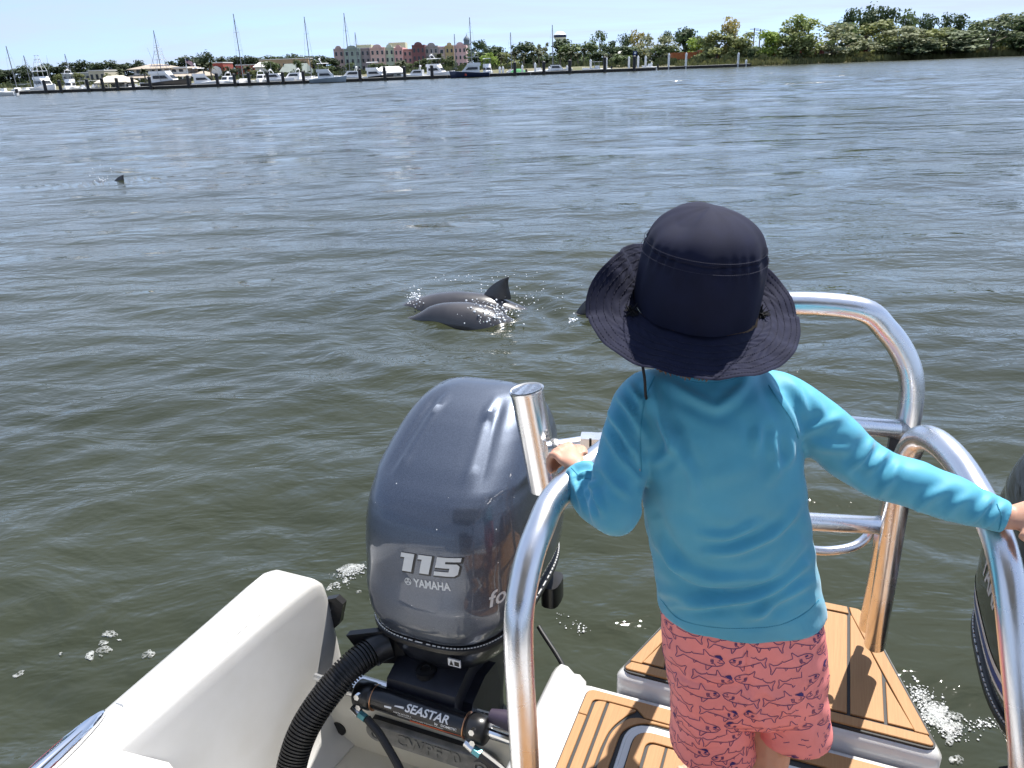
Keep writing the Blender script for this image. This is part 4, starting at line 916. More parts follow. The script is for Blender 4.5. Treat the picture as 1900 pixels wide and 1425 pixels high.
for a, b in zip(xs, xs[1:]): P.append(round_poly([(a + g * .8, -.2), (a + g * .8, 1.2675, .018 if a < -.23 else .001), (b - g * .8, 1.2675, .018 if b > .23 else .001), (b - g * .8, -.2)], .001))
planks(po, P, ZD + .0073)

# --- swim platform aft, trapezoid
def trap(f_a, r_a, f_w, r_w, rf=.03, rr=.03): return round_poly([(-f_w, f_a, rf), (-r_w, r_a, rr), (r_w, r_a, rr), (f_w, f_a, rf)], .01, 7)
pf = MB(); pf.prism(trap(1.418, 1.872, .362, .212, .035, .04), ZP - .085, ZP - .003, .014); plat = bpart('swim_platform', pf, M_hull, smooth=50)
pm = MB(); pm.prism(trap(1.430, 1.861, .347, .202, .03, .03), ZP - .006, ZP + .0015); pmat = pm.build('platform_mat', M_caulk, plat)
def wside(a, off): # half width of the platform at aft distance a, inset
    return .347 - (a - 1.430) * (.347 - .202) / (1.861 - 1.430) - off
P = []
fa, ra = 1.436, 1.857
o_f, o_r = wside(fa, .006), wside(ra, .006); i_f, i_r = 1.4665, 1.826
q = [(-o_f, fa, .025), (-o_r, ra, .025), (o_r, ra, .025), (o_f, fa, .025)]
P.append(round_poly([(-o_f, fa, .025), (o_f, fa, .025), (wside(i_f, .0345) + .025, i_f - g, .001), (wside(i_f, .034), i_f - g, .001), (-wside(i_f, .034), i_f - g, .001), (-wside(i_f, .0345) - .025, i_f - g, .001)], .001, 6))
for s in (-1, 1): P.append(round_poly([(s * (wside(i_f, .006)), i_f - g * .2), (s * o_r, ra, .02), (s * (wside(i_r, .045)), ra, .001), (s * (wside(i_r, .034) - .005), i_r, .004), (s * wside(i_f, .034), i_f - g * .2, .001)], .001))
P.append(round_poly([(-wside(i_r, .050), ra), (wside(i_r, .050), ra), (wside(i_r, .040) - .006, i_r + g), (-wside(i_r, .040) + .006, i_r + g)], .001))
xs = [-.30, -.268, -.244, -.171, -.098, -.025, .025, .098, .171, .244, .268, .30]
lines = [-.244, -.168, -.085, .0, .085, .168, .244]
def amax(b): return min(i_r - g, 1.430 + (.347 - .040 - abs(b)) / ((.347 - .202) / (1.861 - 1.430)))
edges = [-.303] + lines + [.303]
for a, b in zip(edges, edges[1:]):
    a2, b2 = a + g, b - g
    top = [(b2, amax(b2), .004)] + ([((a2 if abs(a2) < abs(b2) else b2), amax(min(abs(a2), abs(b2))), .004)] if False else []) + [(a2, amax(a2), .004)]
    poly = [(a2, i_f + g, .002), (b2, i_f + g, .002)]
    k1, k2 = amax(b2), amax(a2)
    if k1 > i_f + .012: poly.append((b2, k1, .008))
    mid = wside(i_r - g, .040)
    for c in (mid, -mid):
        if min(a2, b2) < c < max(a2, b2) : poly.append((c, i_r - g, .004))
    if k2 > i_f + .012: poly.append((a2, k2, .008))
    if len(poly) >= 3: P.append(round_poly(poly, .002, 4))
planks(pmat, P, ZP + .0012)

# --- tube rails
def tube_part(name, pts, r=.023, n=8, mat=None, parent=None, seg=20, straight=False):
    path = pts if straight else spline(pts, n); m = MB(); m.tube(path, r, seg); return bpart(name, m, mat or M_tube, parent)
def collar(P, T, r, parent, L=.012):
    m = MB(); P = np.array(P); T = np.array(T, float); T /= np.linalg.norm(T); m.tube([P - T * L * .5, P - T * L * .2, P + T * L * .2, P + T * L * .5], [r * .98, r * 1.10, r * 1.10, r * .98], 16); m.build('weld', M_weld, parent)
# left rail: upright by the well, bend over aft, down to the platform edge
def rail_pts(side):
    if side < 0:
        p = loc(PD(974, 1425, 1.225)); q = loc(PD(962, 1190, 1.165)); r1 = loc(PD(972, 1080, 1.175)); r2 = loc(PD(1000, 985, 1.21)); r3 = loc(PD(1046, 905, 1.275)); r4 = (-.285, 1.27, 1.222)
        return [(p[0] + .004, p[1] - .012, ZD), (p[0], p[1], p[2]), q, r1, r2, r3, r4, (-.235, 1.40, 1.212), (-.215, 1.462, 1.175), (-.208, 1.495, 1.10), (-.215, 1.60, .83), (-.232, 1.715, ZP - .02)]
    p = loc(PD(1905, 1425, 1.10))
    return [(.352, .90, ZD), (p[0] + .012, p[1] - .02, p[2] - .12), p, loc(PD(1886, 1200, 1.11)), loc(PD(1868, 1060, 1.135)), loc(PD(1838, 965, 1.18)), loc(PD(1785, 868, 1.265)), loc(PD(1735, 818, 1.34)), loc(PD(1700, 818, 1.40)), loc(PD(1676, 868, 1.46)), loc(PD(1660, 960, 1.55)), loc(PD(1642, 1080, 1.68)), loc(PD(1623, 1196, 1.80))]
railL = tube_part('grab_rail', rail_pts(-1)); railR = tube_part('grab_rail', rail_pts(1))
# rear arch with two rungs
zt = loc(PD(1600, 562, 1.5))[2]
fp = loc(PD(1613, 1165, 1.86))
ar = [(-fp[0] - .01, fp[1], fp[2]), (-.215, 1.66, .95), loc(PD(1640, 905, 1.60)), ]
right = [loc(PD(1448, 553, 1.47)), loc(PD(1520, 553, 1.49)), loc(PD(1590, 572, 1.50)), loc(PD(1645, 612, 1.505)), loc(PD(1680, 665, 1.515)), loc(PD(1692, 720, 1.53)), loc(PD(1682, 800, 1.565)), loc(PD(1655, 935, 1.66)), loc(PD(1636, 1040, 1.76)), fp]
left = [(-p[0] - .012, p[1], p[2]) for p in right[::-1]][:-1]
right = right[2:]; left = [(-p[0] - .012, p[1], p[2] - .004) for p in right[::-1]]
arch = tube_part('rear_arch', left + right, r=.0235)
def rung(u0, v0, u1, v1, d0, d1, r=.019):
    a, b = loc(PD(u0, v0, d0)), loc(PD(u1, v1, d1)); dirn = np.array(b) - np.array(a); a = tuple(np.array(b) - dirn / dirn[0] * (b[0] + b[0] + .012))
    m = MB(); m.tube([a, b], r, 18); o = bpart('rung', m, M_tube); collar(np.array(b) - dirn / np.linalg.norm(dirn) * .008, dirn, r, o, .03)
rung(1590, 790, 1676, 797, 1.52, 1.555); rung(1510, 968, 1640, 975, 1.60, 1.655)
# folded ladder loop below the rungs
lp = [loc(PD(1470, 1015, 1.72)), loc(PD(1530, 1022, 1.74)), loc(PD(1580, 1015, 1.75)), loc(PD(1608, 997, 1.75)), loc(PD(1618, 975, 1.74))]
tube_part('ladder_loop', lp, r=.0105)
tube_part('ladder_strut', [loc(PD(1630, 990, 1.72)), loc(PD(1606, 1160, 1.90))], r=.009, straight=True)
# dark clip where the top rung meets the arch
cl = MB(); c = loc(PD(1662, 825, 1.57)); cl.box(c, (.028, .03, .045)); bpart('latch_clip', cl, M_blackp)
# rod holder beside the engine, its bracket tube and the gate latch
rt, rb_ = np.array(loc(PD(977, 722, 1.50))), np.array(loc(PD(1012, 905, 1.575))); ax = (rt - rb_) / np.linalg.norm(rt - rb_)
rb2 = rb_
m = MB(); x = np.cross(ax, [0, 0, 1.0]); x /= np.linalg.norm(x)
m.tube([rb2, rt - ax * .012, rt - ax * .004, rt], [.0325, .0325, .0345, .0345], 24, cap=False)
m.tube([rt - ax * .0, rt - ax * .20], [.0295, .0295], 24, cap=False); m.f += []
# annular rim between outer and inner wall
k0 = 3 * 24; k1 = 4 * 24
m.f += [(k0 + j, k0 + (j + 1) % 24, k1 + (j + 1) % 24, k1 + j) for j in range(24)]
rod = bpart('rod_holder', m, M_tube)
mm = MB(); mm.tube([rt - ax * .07, rt - ax * .001], [.0292, .0285], 24, cap=False); mm.tube([rt - ax * .003, rt + ax * .002], [.0285, .032], 24, cap=False); mm.tube([rt - ax * .030, rt - ax * .028], .0285, 24); mm.build('holder_liner', material('white_liner', (.75, .75, .75), .4), rod)
b0 = np.array(loc(PD(1024, 832, 1.50))); b1 = np.array(loc(PD(1112, 818, 1.52)))
tb = tube_part('bracket_tube', [b0 - (b1 - b0) * .12, b0, b1, (-.235, 1.50, 1.14), (-.212, 1.57, 1.13)], r=.0165, n=4)
collar(b0 + (b1 - b0) * .06, b1 - b0, .0175, tb, .016)
gs = MB(); c2 = np.array(loc(PD(1030, 865, 1.49))); gs.loft([[tuple(b0 + np.array([0, -.004, -.012])), tuple(b0 + (b1 - b0) * .8 + np.array([0, -.004, -.012])), tuple(c2 + np.array([.02, 0, -.05]))], [tuple(b0 + np.array([0, .004, -.012])), tuple(b0 + (b1 - b0) * .8 + np.array([0, .004, -.012])), tuple(c2 + np.array([.02, .008, -.05]))]]); gs.build('gusset', M_tube, rod)
wl_ = MB(); wp = [rt - ax * t for t in np.linspace(.085, .17, 9)]
for p in wp: wl_.tube([p + np.array([.029, -.012, .004]), p + np.array([.031, -.010, -.004])], .0045, 8)
wl_.build('weld_bead', M_weld, rod)
lt = MB(); lc = np.array(loc(PD(1100, 822, 1.43))); lt.box(lc, (.045, .03, .030), .2); la = bpart('gate_latch', lt, M_tube)
lt = MB(); lt.box(lc + np.array([.0, -.0165, 0]), (.004, .004, .034), .2); lt.build('latch_gap', M_caulk, la)

# --- what stands behind the camera: helm console, leaning post and hardtop of the same boat (they shade the cockpit and show in the metal)
M_vinyl = material('grey_vinyl', (0.10, 0.095, 0.09), 0.6, var=.1, scale=6)
M_topunder = material('hardtop_underside', (0.30, 0.29, 0.27), 0.6)
tp = MB(); tp.prism(round_poly([(-1.05, -2.6, .15), (-1.05, .30, .25), (1.05, .30, .25), (1.05, -2.6, .15)], .1, 6), 2.52, 2.60, .02); bpart('hardtop', tp, M_topunder)
for sx in (-1, 1):
    for a0, a1 in ((-.9, -.6), (-2.2, -2.3)): m = MB(); m.tube([(sx * .62, a0, ZD - .01), (sx * .74, a1, 2.53)], .024, 12); bpart('hardtop_post', m, M_tube)
cs = MB(); cs.loft([ellipse((0, -1.55), w, l, z, 24, 5) for z, w, l in ((ZD - .002, .46, .38), (1.0, .46, .36), (1.45, .42, .26), (1.62, .38, .16))]); bpart('helm_console', cs, M_hull, smooth=50)
st_ = MB(); st_.loft([ellipse((0, -.72), w, l, z, 24, 5) for z, w, l in ((ZD - .002, .42, .20), (1.0, .42, .20), (1.03, .45, .23), (1.14, .45, .23))]); bpart('leaning_post', st_, M_vinyl, smooth=50)
# ---------------------------------------------------------------- outboard motors
def car_paint(name, c, c2):
    m = material(name, c, 0.43, metal=0.75, var=0.0, coat=1.0, coat_rough=0.035)
    n, l = m.node_tree.nodes, m.node_tree.links; bs = n['Principled BSDF']
    tc = n.new('ShaderNodeTexCoord'); v = n.new('ShaderNodeTexVoronoi'); v.inputs['Scale'].default_value = 900; l.new(tc.outputs['Object'], v.inputs[0])
    nz = n.new('ShaderNodeTexNoise'); nz.inputs['Scale'].default_value = 7; nz.inputs['Detail'].default_value = 7; l.new(tc.outputs['Object'], nz.inputs['Vector'])
    mx = n.new('ShaderNodeMixRGB'); mx.inputs[1].default_value = (*c, 1); mx.inputs[2].default_value = (*c2, 1); l.new(v.outputs['Color'], mx.inputs[0]); l.new(mx.outputs[0], bs.inputs['Base Color'])
    # salt film and water spots dull the lacquer here and there
    mr = n.new('ShaderNodeMapRange'); mr.inputs['From Min'].default_value = .45; mr.inputs['From Max'].default_value = .75; mr.inputs['To Min'].default_value = .03; mr.inputs['To Max'].default_value = .16
    l.new(nz.outputs[0], mr.inputs[0]); l.new(mr.outputs[0], bs.inputs['Coat Roughness'])
    return m
M_cowl = car_paint('blue_grey_metallic', (0.047, 0.057, 0.080), (0.10, 0.12, 0.16))
M_cowl2 = car_paint('black_metallic', (0.010, 0.011, 0.013), (0.018, 0.020, 0.024))
M_pan = material('dark_engine_paint', (0.022, 0.024, 0.03), 0.35, metal=.4, coat=.6)
M_cast = material('black_casting', (0.012, 0.013, 0.020), 0.42, var=.3, scale=25, bump=.1, bscale=80, bdist=.002)
M_zinc = material('zinc_anode', (0.30, 0.295, 0.28), 0.6, metal=.5, color2=(0.20, 0.20, 0.195), scale=40, bump=.5, bscale=90, bdist=.002)
M_decal = material('silver_decal', (0.62, 0.63, 0.62), .35)
M_decald = material('black_decal', (.008, .008, .009), .35)
M_brass = material('anodised_fitting', (.12, .33, .36), .3, metal=.6)
M_steel = material('stainless', (.7, .7, .7), .18, metal=1)
M_copper = material('copper_ring', (.5, .25, .13), .35, metal=.8)
M_blue = material('blue_stripe', (.012, .03, .22), .3)
M_orange = material('orange_print', (.55, .10, .03), .5)
M_white = material('white_print', (.72, .72, .72), .5)
M_purple = material('dark_purple_boot', (.035, .025, .045), .55)

# cowl slices: z, front y, back y, half width, exponent
CS = [(.484, .012, .600, .205, 3.0), (.50, -.004, .618, .216, 3.1), (.54, -.010, .632, .226, 3.2), (.60, -.004, .640, .231, 3.3), (.66, .010, .640, .231, 3.3), (.72, .018, .636, .230, 3.4), (.78, .028, .630, .226, 3.4), (.82, .039, .625, .223, 3.3), (.85, .052, .620, .220, 3.2), (.875, .070, .614, .216, 3.1), (.897, .094, .608, .212, 3.0), (.918, .126, .601, .207, 3.0),
      (.94, .160, .592, .201, 3.0), (.96, .193, .581, .194, 3.0), (.98, .226, .569, .186, 3.0), (1.003, .265, .553, .173, 3.0), (1.023, .304, .534, .157, 3.0), (1.040, .342, .510, .134, 3.0), (1.052, .375, .485, .104, 2.9), (1.059, .403, .46, .065, 2.6)]
CS = [(1.06 - (1.06 - z) * .92, yf, yb, w - (.010 if z < .88 else .004), ex) for z, yf, yb, w, ex in CS]
def cowl_mesh():
    m = MB(); n = 72; zs = np.array([c[0] for c in CS]); fine = np.unique(np.concatenate([np.linspace(zs[i], zs[i + 1], 4) for i in range(len(zs) - 1)]))
    rings = []
    for z in fine:
        yf, yb, w, e = (np.interp(z, zs, [c[k] for c in CS]) for k in range(1, 5))
        ring = ellipse((0, (yf + yb) / 2), w, (yb - yf) / 2, z, n, e)
        out = []
        for x, y, zz in ring:
            if z > .915 and y < (yf + yb) / 2 + .06:           # two raised creases running up the hood
                xc = np.interp(z, [.915, 1.05], [.105, .070]); d = abs(x) - xc
                k = soft(np.array(z), .91, .945) * (1 - soft(np.array(z), 1.03, 1.055)); zz += float(k) * (.008 * math.exp(-(d / .0065) ** 2) - .006 * math.exp(-((d - .020) / .011) ** 2) + (.004 if d < 0 else 0))
            out.append((x, y, zz))
        rings.append(out)
    m.loft(rings); return m
def surf_project(me_text, bvh, origin, ex, ez, dirn, off=.0012):
    """lay flat lettering onto the cowl: its x,y become ex,ez, pushed along dirn onto the surface"""
    V = verts_of(me_text); out = []
    for p in V:
        o = np.array(origin) + np.array(ex) * p[0] + np.array(ez) * p[1] - np.array(dirn) * .4
        h = bvh.ray_cast(Vector(o), Vector(dirn))
        q = np.array(h[0]) + np.array(h[1]) * (off + p[2]) if h[0] is not None else o + np.array(dirn) * .4
        out.append(q)
    set_verts(me_text, out)
def cut(me, n=2):
    bm = bmesh.new(); bm.from_mesh(me); bmesh.ops.triangulate(bm, faces=bm.faces[:])
    for _ in range(n):
        es = [e for e in bm.edges if e.calc_length() > .006]
        if es: bmesh.ops.subdivide_edges(bm, edges=es, cuts=1)
        bmesh.ops.triangulate(bm, faces=[f for f in bm.faces if len(f.verts) > 3])
    bm.to_mesh(me); bm.free(); return me
def engine(bx, label, side, a0=1.30):
    root = empty('outboard_motor', W(bx, a0, 0), -AFT, label, 'outboard motor', None)
    cm = cowl_mesh(); cowl = cm.build('cowl', M_cowl if side > 0 else M_cowl2, root, smooth=60)
    bvh = BVHTree.FromPolygons([Vector(v) for v in cm.v], cm.f)
    fr = dict(ex=(.997, 0, .075), ez=(-.06, .10, .99), dirn=(0, 1, 0))
    def decal(name, txt, size, x, z, mat, shear=0, bold=0, sx=1, off=.0012, parent=None, ex=None, kw=None, spacing=1.0):
        me = cut(text_mesh(txt, size, shear, bold, 0, sx, spacing)); k = dict(fr if kw is None else kw)
        surf_project(me, bvh, (x, 0, z) if kw is None else kw['o'], k['ex'], k['ez'], k['dirn'], off); return link(name, me, mat, parent or cowl)
    G1 = [(.20, 0), (.66, 0), (.66, 1), (0, 1), (0, .76), (.20, .76)]
    G5 = [(0, 0), (.94, 0), (1.08, .12), (1.08, .54), (.94, .66), (.42, .66), (.42, .78), (1.08, .78), (1.08, 1), (0, 1), (0, .43), (.66, .43), (.66, .23), (0, .23)]
    for nm, mt, grow, off, dx, dz in (('number_shadow', M_decald, .055, .0008, .0022, -.0022), ('number', M_decal, 0, .0022, 0, 0)):
        for gi, (gl, x0) in enumerate(((G1, 0), (G1, .86), (G5, 1.76))):
            gp = inset(np.array(gl, float), -grow) if grow else np.array(gl, float); mb_ = MB()
            mb_.add([((x + x0 - 1.35 + .22 * y) * .0475 * 1.16 + dx, (y - .5) * .0475 + dz, 0) for x, y in gp], [tuple(range(len(gp)))])
            me = cut(mb_.build('n', mt, mesh_only=True, smooth=0), 4); surf_project(me, bvh, (.022, 0, .757), fr['ex'], fr['ez'], fr['dirn'], off); link(nm, me, None, cowl)
    decal('brand_lettering', 'YAMAHA', .029, .040, .706, M_decal, 0, .0009, .80)
    # tuning fork roundel
    rg = MB(); R0 = .0095
    for k in range(20):
        a0, a1 = 2 * math.pi * k / 20, 2 * math.pi * (k + 1) / 20
        rg.add([(R0 * math.cos(a0), R0 * math.sin(a0), 0), (R0 * math.cos(a1), R0 * math.sin(a1), 0), (.82 * R0 * math.cos(a1), .82 * R0 * math.sin(a1), 0), (.82 * R0 * math.cos(a0), .82 * R0 * math.sin(a0), 0)], [(0, 1, 2, 3)])
    for k in range(3):
        a = math.pi / 2 + k * 2 * math.pi / 3; d = np.array([math.cos(a), math.sin(a), 0]); s = np.array([-d[1], d[0], 0])
        rg.add([s * .001, -s * .001, d * .0075 - s * .001, d * .0075 + s * .001], [(0, 1, 2, 3)])
        for q in (-1, 1): rg.add([d * .003 + s * q * .0022 - s * .0006, d * .003 + s * q * .0022 + s * .0006, d * .0068 + s * q * .0022 + s * .0006, d * .0068 + s * q * .0022 - s * .0006], [(0, 1, 2, 3)])
    me = rg.build('r', M_decal, mesh_only=True, smooth=0); surf_project(me, bvh, (-.024, 0, .703), fr['ex'], fr['ez'], fr['dirn'], .0012); link('brand_roundel', me, None, cowl)
    inn = side   # the side that faces the middle of the boat
    sk = dict(ex=(0, inn, 0), ez=(0, 0, 1), dirn=(-inn, 0, 0), o=(0, .168 if inn > 0 else .3, .665))
    if inn > 0: decal('stroke_lettering', 'fourstroke', .056, 0, 0, M_decal, .3, .0008, 1.0, .0012, kw=sk)
    else:
        sk['o'] = (0, .26, .73); decal('side_lettering', 'YAMAHA', .085, 0, 0, M_decal, 0, .002, .85, .0012, kw=sk)
        for nm, z0, z1, mt in (('grey_stripe', .615, .630, M_decal), ('blue_stripe', .595, .614, M_blue), ('grey_stripe', .585, .5935, M_decal)):
            st = MB(); N = 24
            for k in range(N):
                y0, y1 = .02 + .56 * k / N, .02 + .56 * (k + 1) / N
                st.add([(y0, z0, 0), (y1, z0, 0), (y1, z1, 0), (y0, z1, 0)], [(0, 1, 2, 3)])
            me = st.build('s', mt, mesh_only=True, smooth=0); surf_project(me, bvh, (0, 0, 0), (0, 1, 0), (0, 0, 1), (-inn, 0, 0), .0015); link(nm, me, None, cowl)
    # water beads and salt spots on the cowl
    rr = random.Random(5); dr = MB()
    for k in range(12):
        x, z = rr.uniform(-.2, .2), rr.uniform(.6, 1.02); h = bvh.ray_cast(Vector((x, -.5, z)), Vector((0, 1, -.12)))
        if h[0] is None: continue
        p, nn = np.array(h[0]), np.array(h[1]); t = np.cross(nn, [0, 0, 1]); t /= np.linalg.norm(t) + 1e-6; b = np.cross(nn, t); r = rr.uniform(.0005, .0016)
        dr.loft([[p + (t * math.cos(a) + b * math.sin(a)) * r * s + nn * hh for a in np.linspace(0, 6.28, 7, endpoint=False)] for s, hh in ((1, 0), (.75, r * .35), (.25, r * .5))])
    dm = dr.build('water_beads', material('bead_water_' + str(side), (.75, .78, .8), .03, spec=.5), cowl); dm['kind'] = 'stuff'
    # seam: black rim and the pale stitched-looking gasket line
    rim = MB(); rim.loft([ellipse((0, .306 + 0), .207, .302, .508, 60, 3.0), ellipse((0, .308), .215, .312, .516, 60, 3.0), ellipse((0, .308), .215, .312, .528, 60, 3.0), ellipse((0, .306), .203, .300, .534, 60, 3.0)]); rim.build('rim', M_blackp, root)
    gk = MB(); ring = ellipse((0, .308), .2125, .3095, .5335, 150, 3.0)
    for k in range(150):
        p = np.array(ring[k]); q = np.array(ring[(k + 1) % 150]); d = q - p
        gk.tube([p + d * .08, p + d * .70], .0017, 5)
    go = gk.build('gasket_line', M_decal, root); go['kind'] = 'stuff'
    pan = MB(); pan.loft([ellipse((0, .315), w, l, z, 48, e) for z, w, l, e in ((.385, .10, .15, 2.4), (.40, .146, .24, 2.6), (.425, .168, .275, 2.8), (.455, .184, .288, 2.9), (.485, .193, .294, 3.0), (.5075, .197, .296, 3.0))]); po = pan.build('lower_cowl', M_pan, root, smooth=60)
    lb = MB(); lb.box((.082, .0175, .478), (.034, .004, .022)); lo = lb.build('warning_label', M_white, po)
    wt_ = MB(); wt_.add([(.069, .0148, .470), (.080, .0148, .470), (.0745, .0148, .486)], [(0, 1, 2)]); wt_.add([(.083, .0148, .471), (.096, .0148, .471), (.096, .0148, .484), (.083, .0148, .484)], [(0, 1, 2, 3)]); wt_.build('label_mark', M_decald, lo, smooth=0)
    # midsection, swivel bracket, clamp, tilt tube
    mid = MB(); mid.loft([ellipse((0, y), w, l, z, 24, 3) for z, w, l, y in ((.41, .085, .16, .28), (.25, .075, .15, .27), (.05, .06, .13, .27), (-.5, .05, .14, .27))]); mid.build('midsection', M_cast, root)
    cb = MB()
    for s in (-1, 1): cb.loft([[(s * .11 + t, y, z) for y, z in ((-.012, .12), (-.012, .30), (.02, .355), (.10, .375), (.17, .36), (.20, .25), (.12, .05), (.068, .02), (.068, .12))] for t in (-.014, .014)])
    cb.build('clamp_bracket', M_cast, root); 
    sw = MB(); sw.loft([[(x, y, z) for y, z in ((-.035, .36), (-.02, .405), (.04, .425), (.14, .43), (.16, .35), (.02, .30))] for x in (-.098, .098)]); sw.build('swivel_bracket', M_cast, root)
    bt = MB(); bt.loft([ellipse((-.005, .02), r, r, z, 16) for r, z in ((.026, .412), (.026, .428), (.014, .430), (.012, .424))]); bt.build('steering_bolt', M_blackp, root)
    tt = MB(); tt.tube([(-.255, -.02, .325), (.27, -.02, .325)], .017, 14); tt.build('tilt_tube', M_steel, root)
    # hydraulic steering cylinder with end caps, hoses and its label
    y0, z0 = -.055, .365
    cy = MB(); cy.tube([(-.125, y0, z0 + .003), (.155, y0, z0 - .003)], .030, 24); cyl = cy.build('steering_cylinder', material('cylinder_black', (.010, .010, .012), .22), root, smooth=50)
    for x, s in ((-.145, -1), (.175, 1)):
        e = MB(); e.tube([(x - .026, y0, z0), (x - .02, y0, z0), (x + .02, y0, z0), (x + .026, y0, z0)], [.028, .035, .035, .028], 20); eo = e.build('end_cap', M_blackp, root, smooth=50)
        c = MB(); c.tube([(x - s * .029, y0, z0), (x - s * .0315, y0, z0)], .0335, 20); c.build('copper_ring', M_copper, eo)
        for dz in (.022, -.012):
            b = MB(); b.tube([(x, y0 - .026, z0 + dz), (x, y0 - .040, z0 + dz + .004)], .008, 6); b.build('bolt', M_steel, eo)
        fb = np.array([x - .002, y0 - .036, z0 - .026]); f1 = MB(); f1.tube([fb + [-.018, .004, .006], fb + [.006, -.004, 0]], .0115, 12); f1.build('hose_end', M_steel, root)
        f2 = MB(); f2.tube([fb + [.006, -.004, 0], fb + [.026, -.008, -.004]], .0115, 6); f2.build('hose_fitting', M_brass, root)
    for q0, q1 in (((-.30, y0, z0 + .01), (-.17, y0, z0 + .004)), ((.19, y0, z0), (.33, y0, z0 - .01))): MB().tube([q0, q1], .010, 10).build('steering_rod', M_chrome, root)
    # printed label wrapped on the cylinder
    def wrap(me, xo, ang0, R=.0306):
        V = verts_of(me); a = ang0 + V[:, 1] / R; set_verts(me, np.stack([V[:, 0] + xo, y0 - R * np.cos(a), z0 + R * np.sin(a)], -1)); return me
    for txt, sz, xo, an, mt, sh, bd in (('SEASTAR', .028, .045, .78, M_white, .2, .0007), ('by   DOMETIC', .009, .10, .25, M_white, 0, .0002), ('PART# HC5370-3', .0062, -.02, .18, M_white, 0, 0), ('FRONT MOUNT OUTBOARD STEERING CYLINDER', .0052, .03, -.02, M_white, 0, 0)):
        link('label_print', wrap(cut(text_mesh(txt, sz, sh, bd, 0, 1.08), 2), xo, an), mt, cyl)
    ob = MB()
    for k in range(20): ob.add([(-.03 + .0075 * k, -.012, 0), (-.0225 + .0075 * k, -.012, 0), (-.0225 + .0075 * k, -.0055, 0), (-.03 + .0075 * k, -.0055, 0)], [(0, 1, 2, 3)])
    link('label_stripe', wrap(ob.build('o', M_orange, mesh_only=True, smooth=0), .03, -.02), None, cyl)
    wb = MB(); wb.add([(-.072, .003, 0), (-.052, .003, 0), (-.052, .019, 0), (-.072, .019, 0)], [(0, 1, 2, 3)]); wb.add([(-.045, .012, 0), (-.018, .012, 0), (-.018, .017, 0), (-.045, .017, 0)], [(0, 1, 2, 3)]); link('label_box', wrap(cut(wb.build('o', M_white, mesh_only=True, smooth=0), 3), 0, .25), None, cyl)
    bo = MB(); bo.tube([(.20, y0 + .02, z0 + .032), (.26, y0 + .02, z0 + .034), (.36, y0 + .02, z0 + .03)], [.016, .026, .028], 16); bo.build('cable_boot', M_purple, root)
    # zinc anode bar with cast lettering and two bolts
    an = MB(); zc = .240; poly = [(.155 * math.copysign(1, math.cos(t)) * (1 if abs(math.cos(t)) > .02 else 0) + .030 * math.cos(t), .030 * math.sin(t)) for t in np.linspace(.05, 6.33, 28, endpoint=False)]
    an.loft([[(x + .025, -.040, zc + z) for x, z in poly], [(x + .025, -.054, zc + z) for x, z in poly], [(x * .985 + .025, -.058, zc + z * .9) for x, z in poly], [(x * .96 + .025, -.056, zc + z * .72) for x, z in poly]]); ao = an.build('anode_bar', M_zinc, root, smooth=40)
    mt_ = MB(); mt_.box((0, -.028, zc), (.30, .024, .045)); mt_.build('anode_mount', M_cast, root)
    for s in (-1, 1):
        b = MB(); b.loft([[(.025 + s * .150 + r * math.cos(t), y, zc + r * math.sin(t)) for t in np.linspace(0, 6.28, 16, endpoint=False)] for r, y in ((.022, -.057), (.022, -.062), (.014, -.062), (.014, -.056))]); b.build('anode_boss', M_zinc, ao)
        b = MB(); b.loft([[(.025 + s * .150 + .009 * math.cos(t), y, zc + .009 * math.sin(t)) for t in np.linspace(0, 6.28, 6, endpoint=False)] for y in (-.055, -.062)]); b.build('bolt', M_steel, ao)
    tm = text_mesh('CWPF70', .052, 0, .001, .002, .9, 1.1); V = verts_of(tm); set_verts(tm, np.stack([V[:, 0] + .025, -.0568 - V[:, 2], zc + V[:, 1]], -1)); link('cast_lettering', tm, M_zinc, ao)
    # rigging hose: corrugated, from the pan down into the well
    hp = [np.array(p) for p in ((-.140, .02, .462), (-.172, -.05, .452), (-.208, -.115, .412), (-.243, -.185, .345), (-.256, -.24, .265), (-.240, -.30, .185), (-.20, -.40, .115), (-.10, -.60, .12))]
    pts = spline(hp, 40); path = []; rad = []; s = 0.0
    fine = []
    for a, b in zip(pts, pts[1:]):
        for t in (0, .34, .67): fine.append(a + (b - a) * t)
    prev = fine[0]
    for p in fine:
        s += np.linalg.norm(p - prev); prev = p; path.append(p); rad.append(.0345 + .0028 * (1 if math.sin(s / .0082 * 2 * math.pi) > -.2 else -1))
    h = MB(); h.tube(path, rad, 26); h.build('rigging_hose', M_rubber, root, smooth=25)
    hc = MB(); hc.tube([hp[0] + [.02, .02, .004], hp[0], hp[0] + (hp[1] - hp[0]) * .35], .041, 24); hc.build('hose_collar', M_blackp, root, smooth=50)
    fl = MB(); fl.loft([[(-.150 + x, .012 + .5 * (x) + y, .462 + z) for x, z in ((-.06, .045), (.05, .05), (.07, -.03), (.06, -.062), (-.02, -.05))] for y in (0, .02)]); fo = fl.build('hose_flange', M_blackp, root)
    for x, z in ((.035, .018), (.045, -.045)):
        b = MB(); b.tube([(-.150 + x, .012 + .5 * x - .012, .425 + z), (-.150 + x, .012 + .5 * x + .004, .425 + z)], .009, 8); b.build('bolt', M_steel, fo)
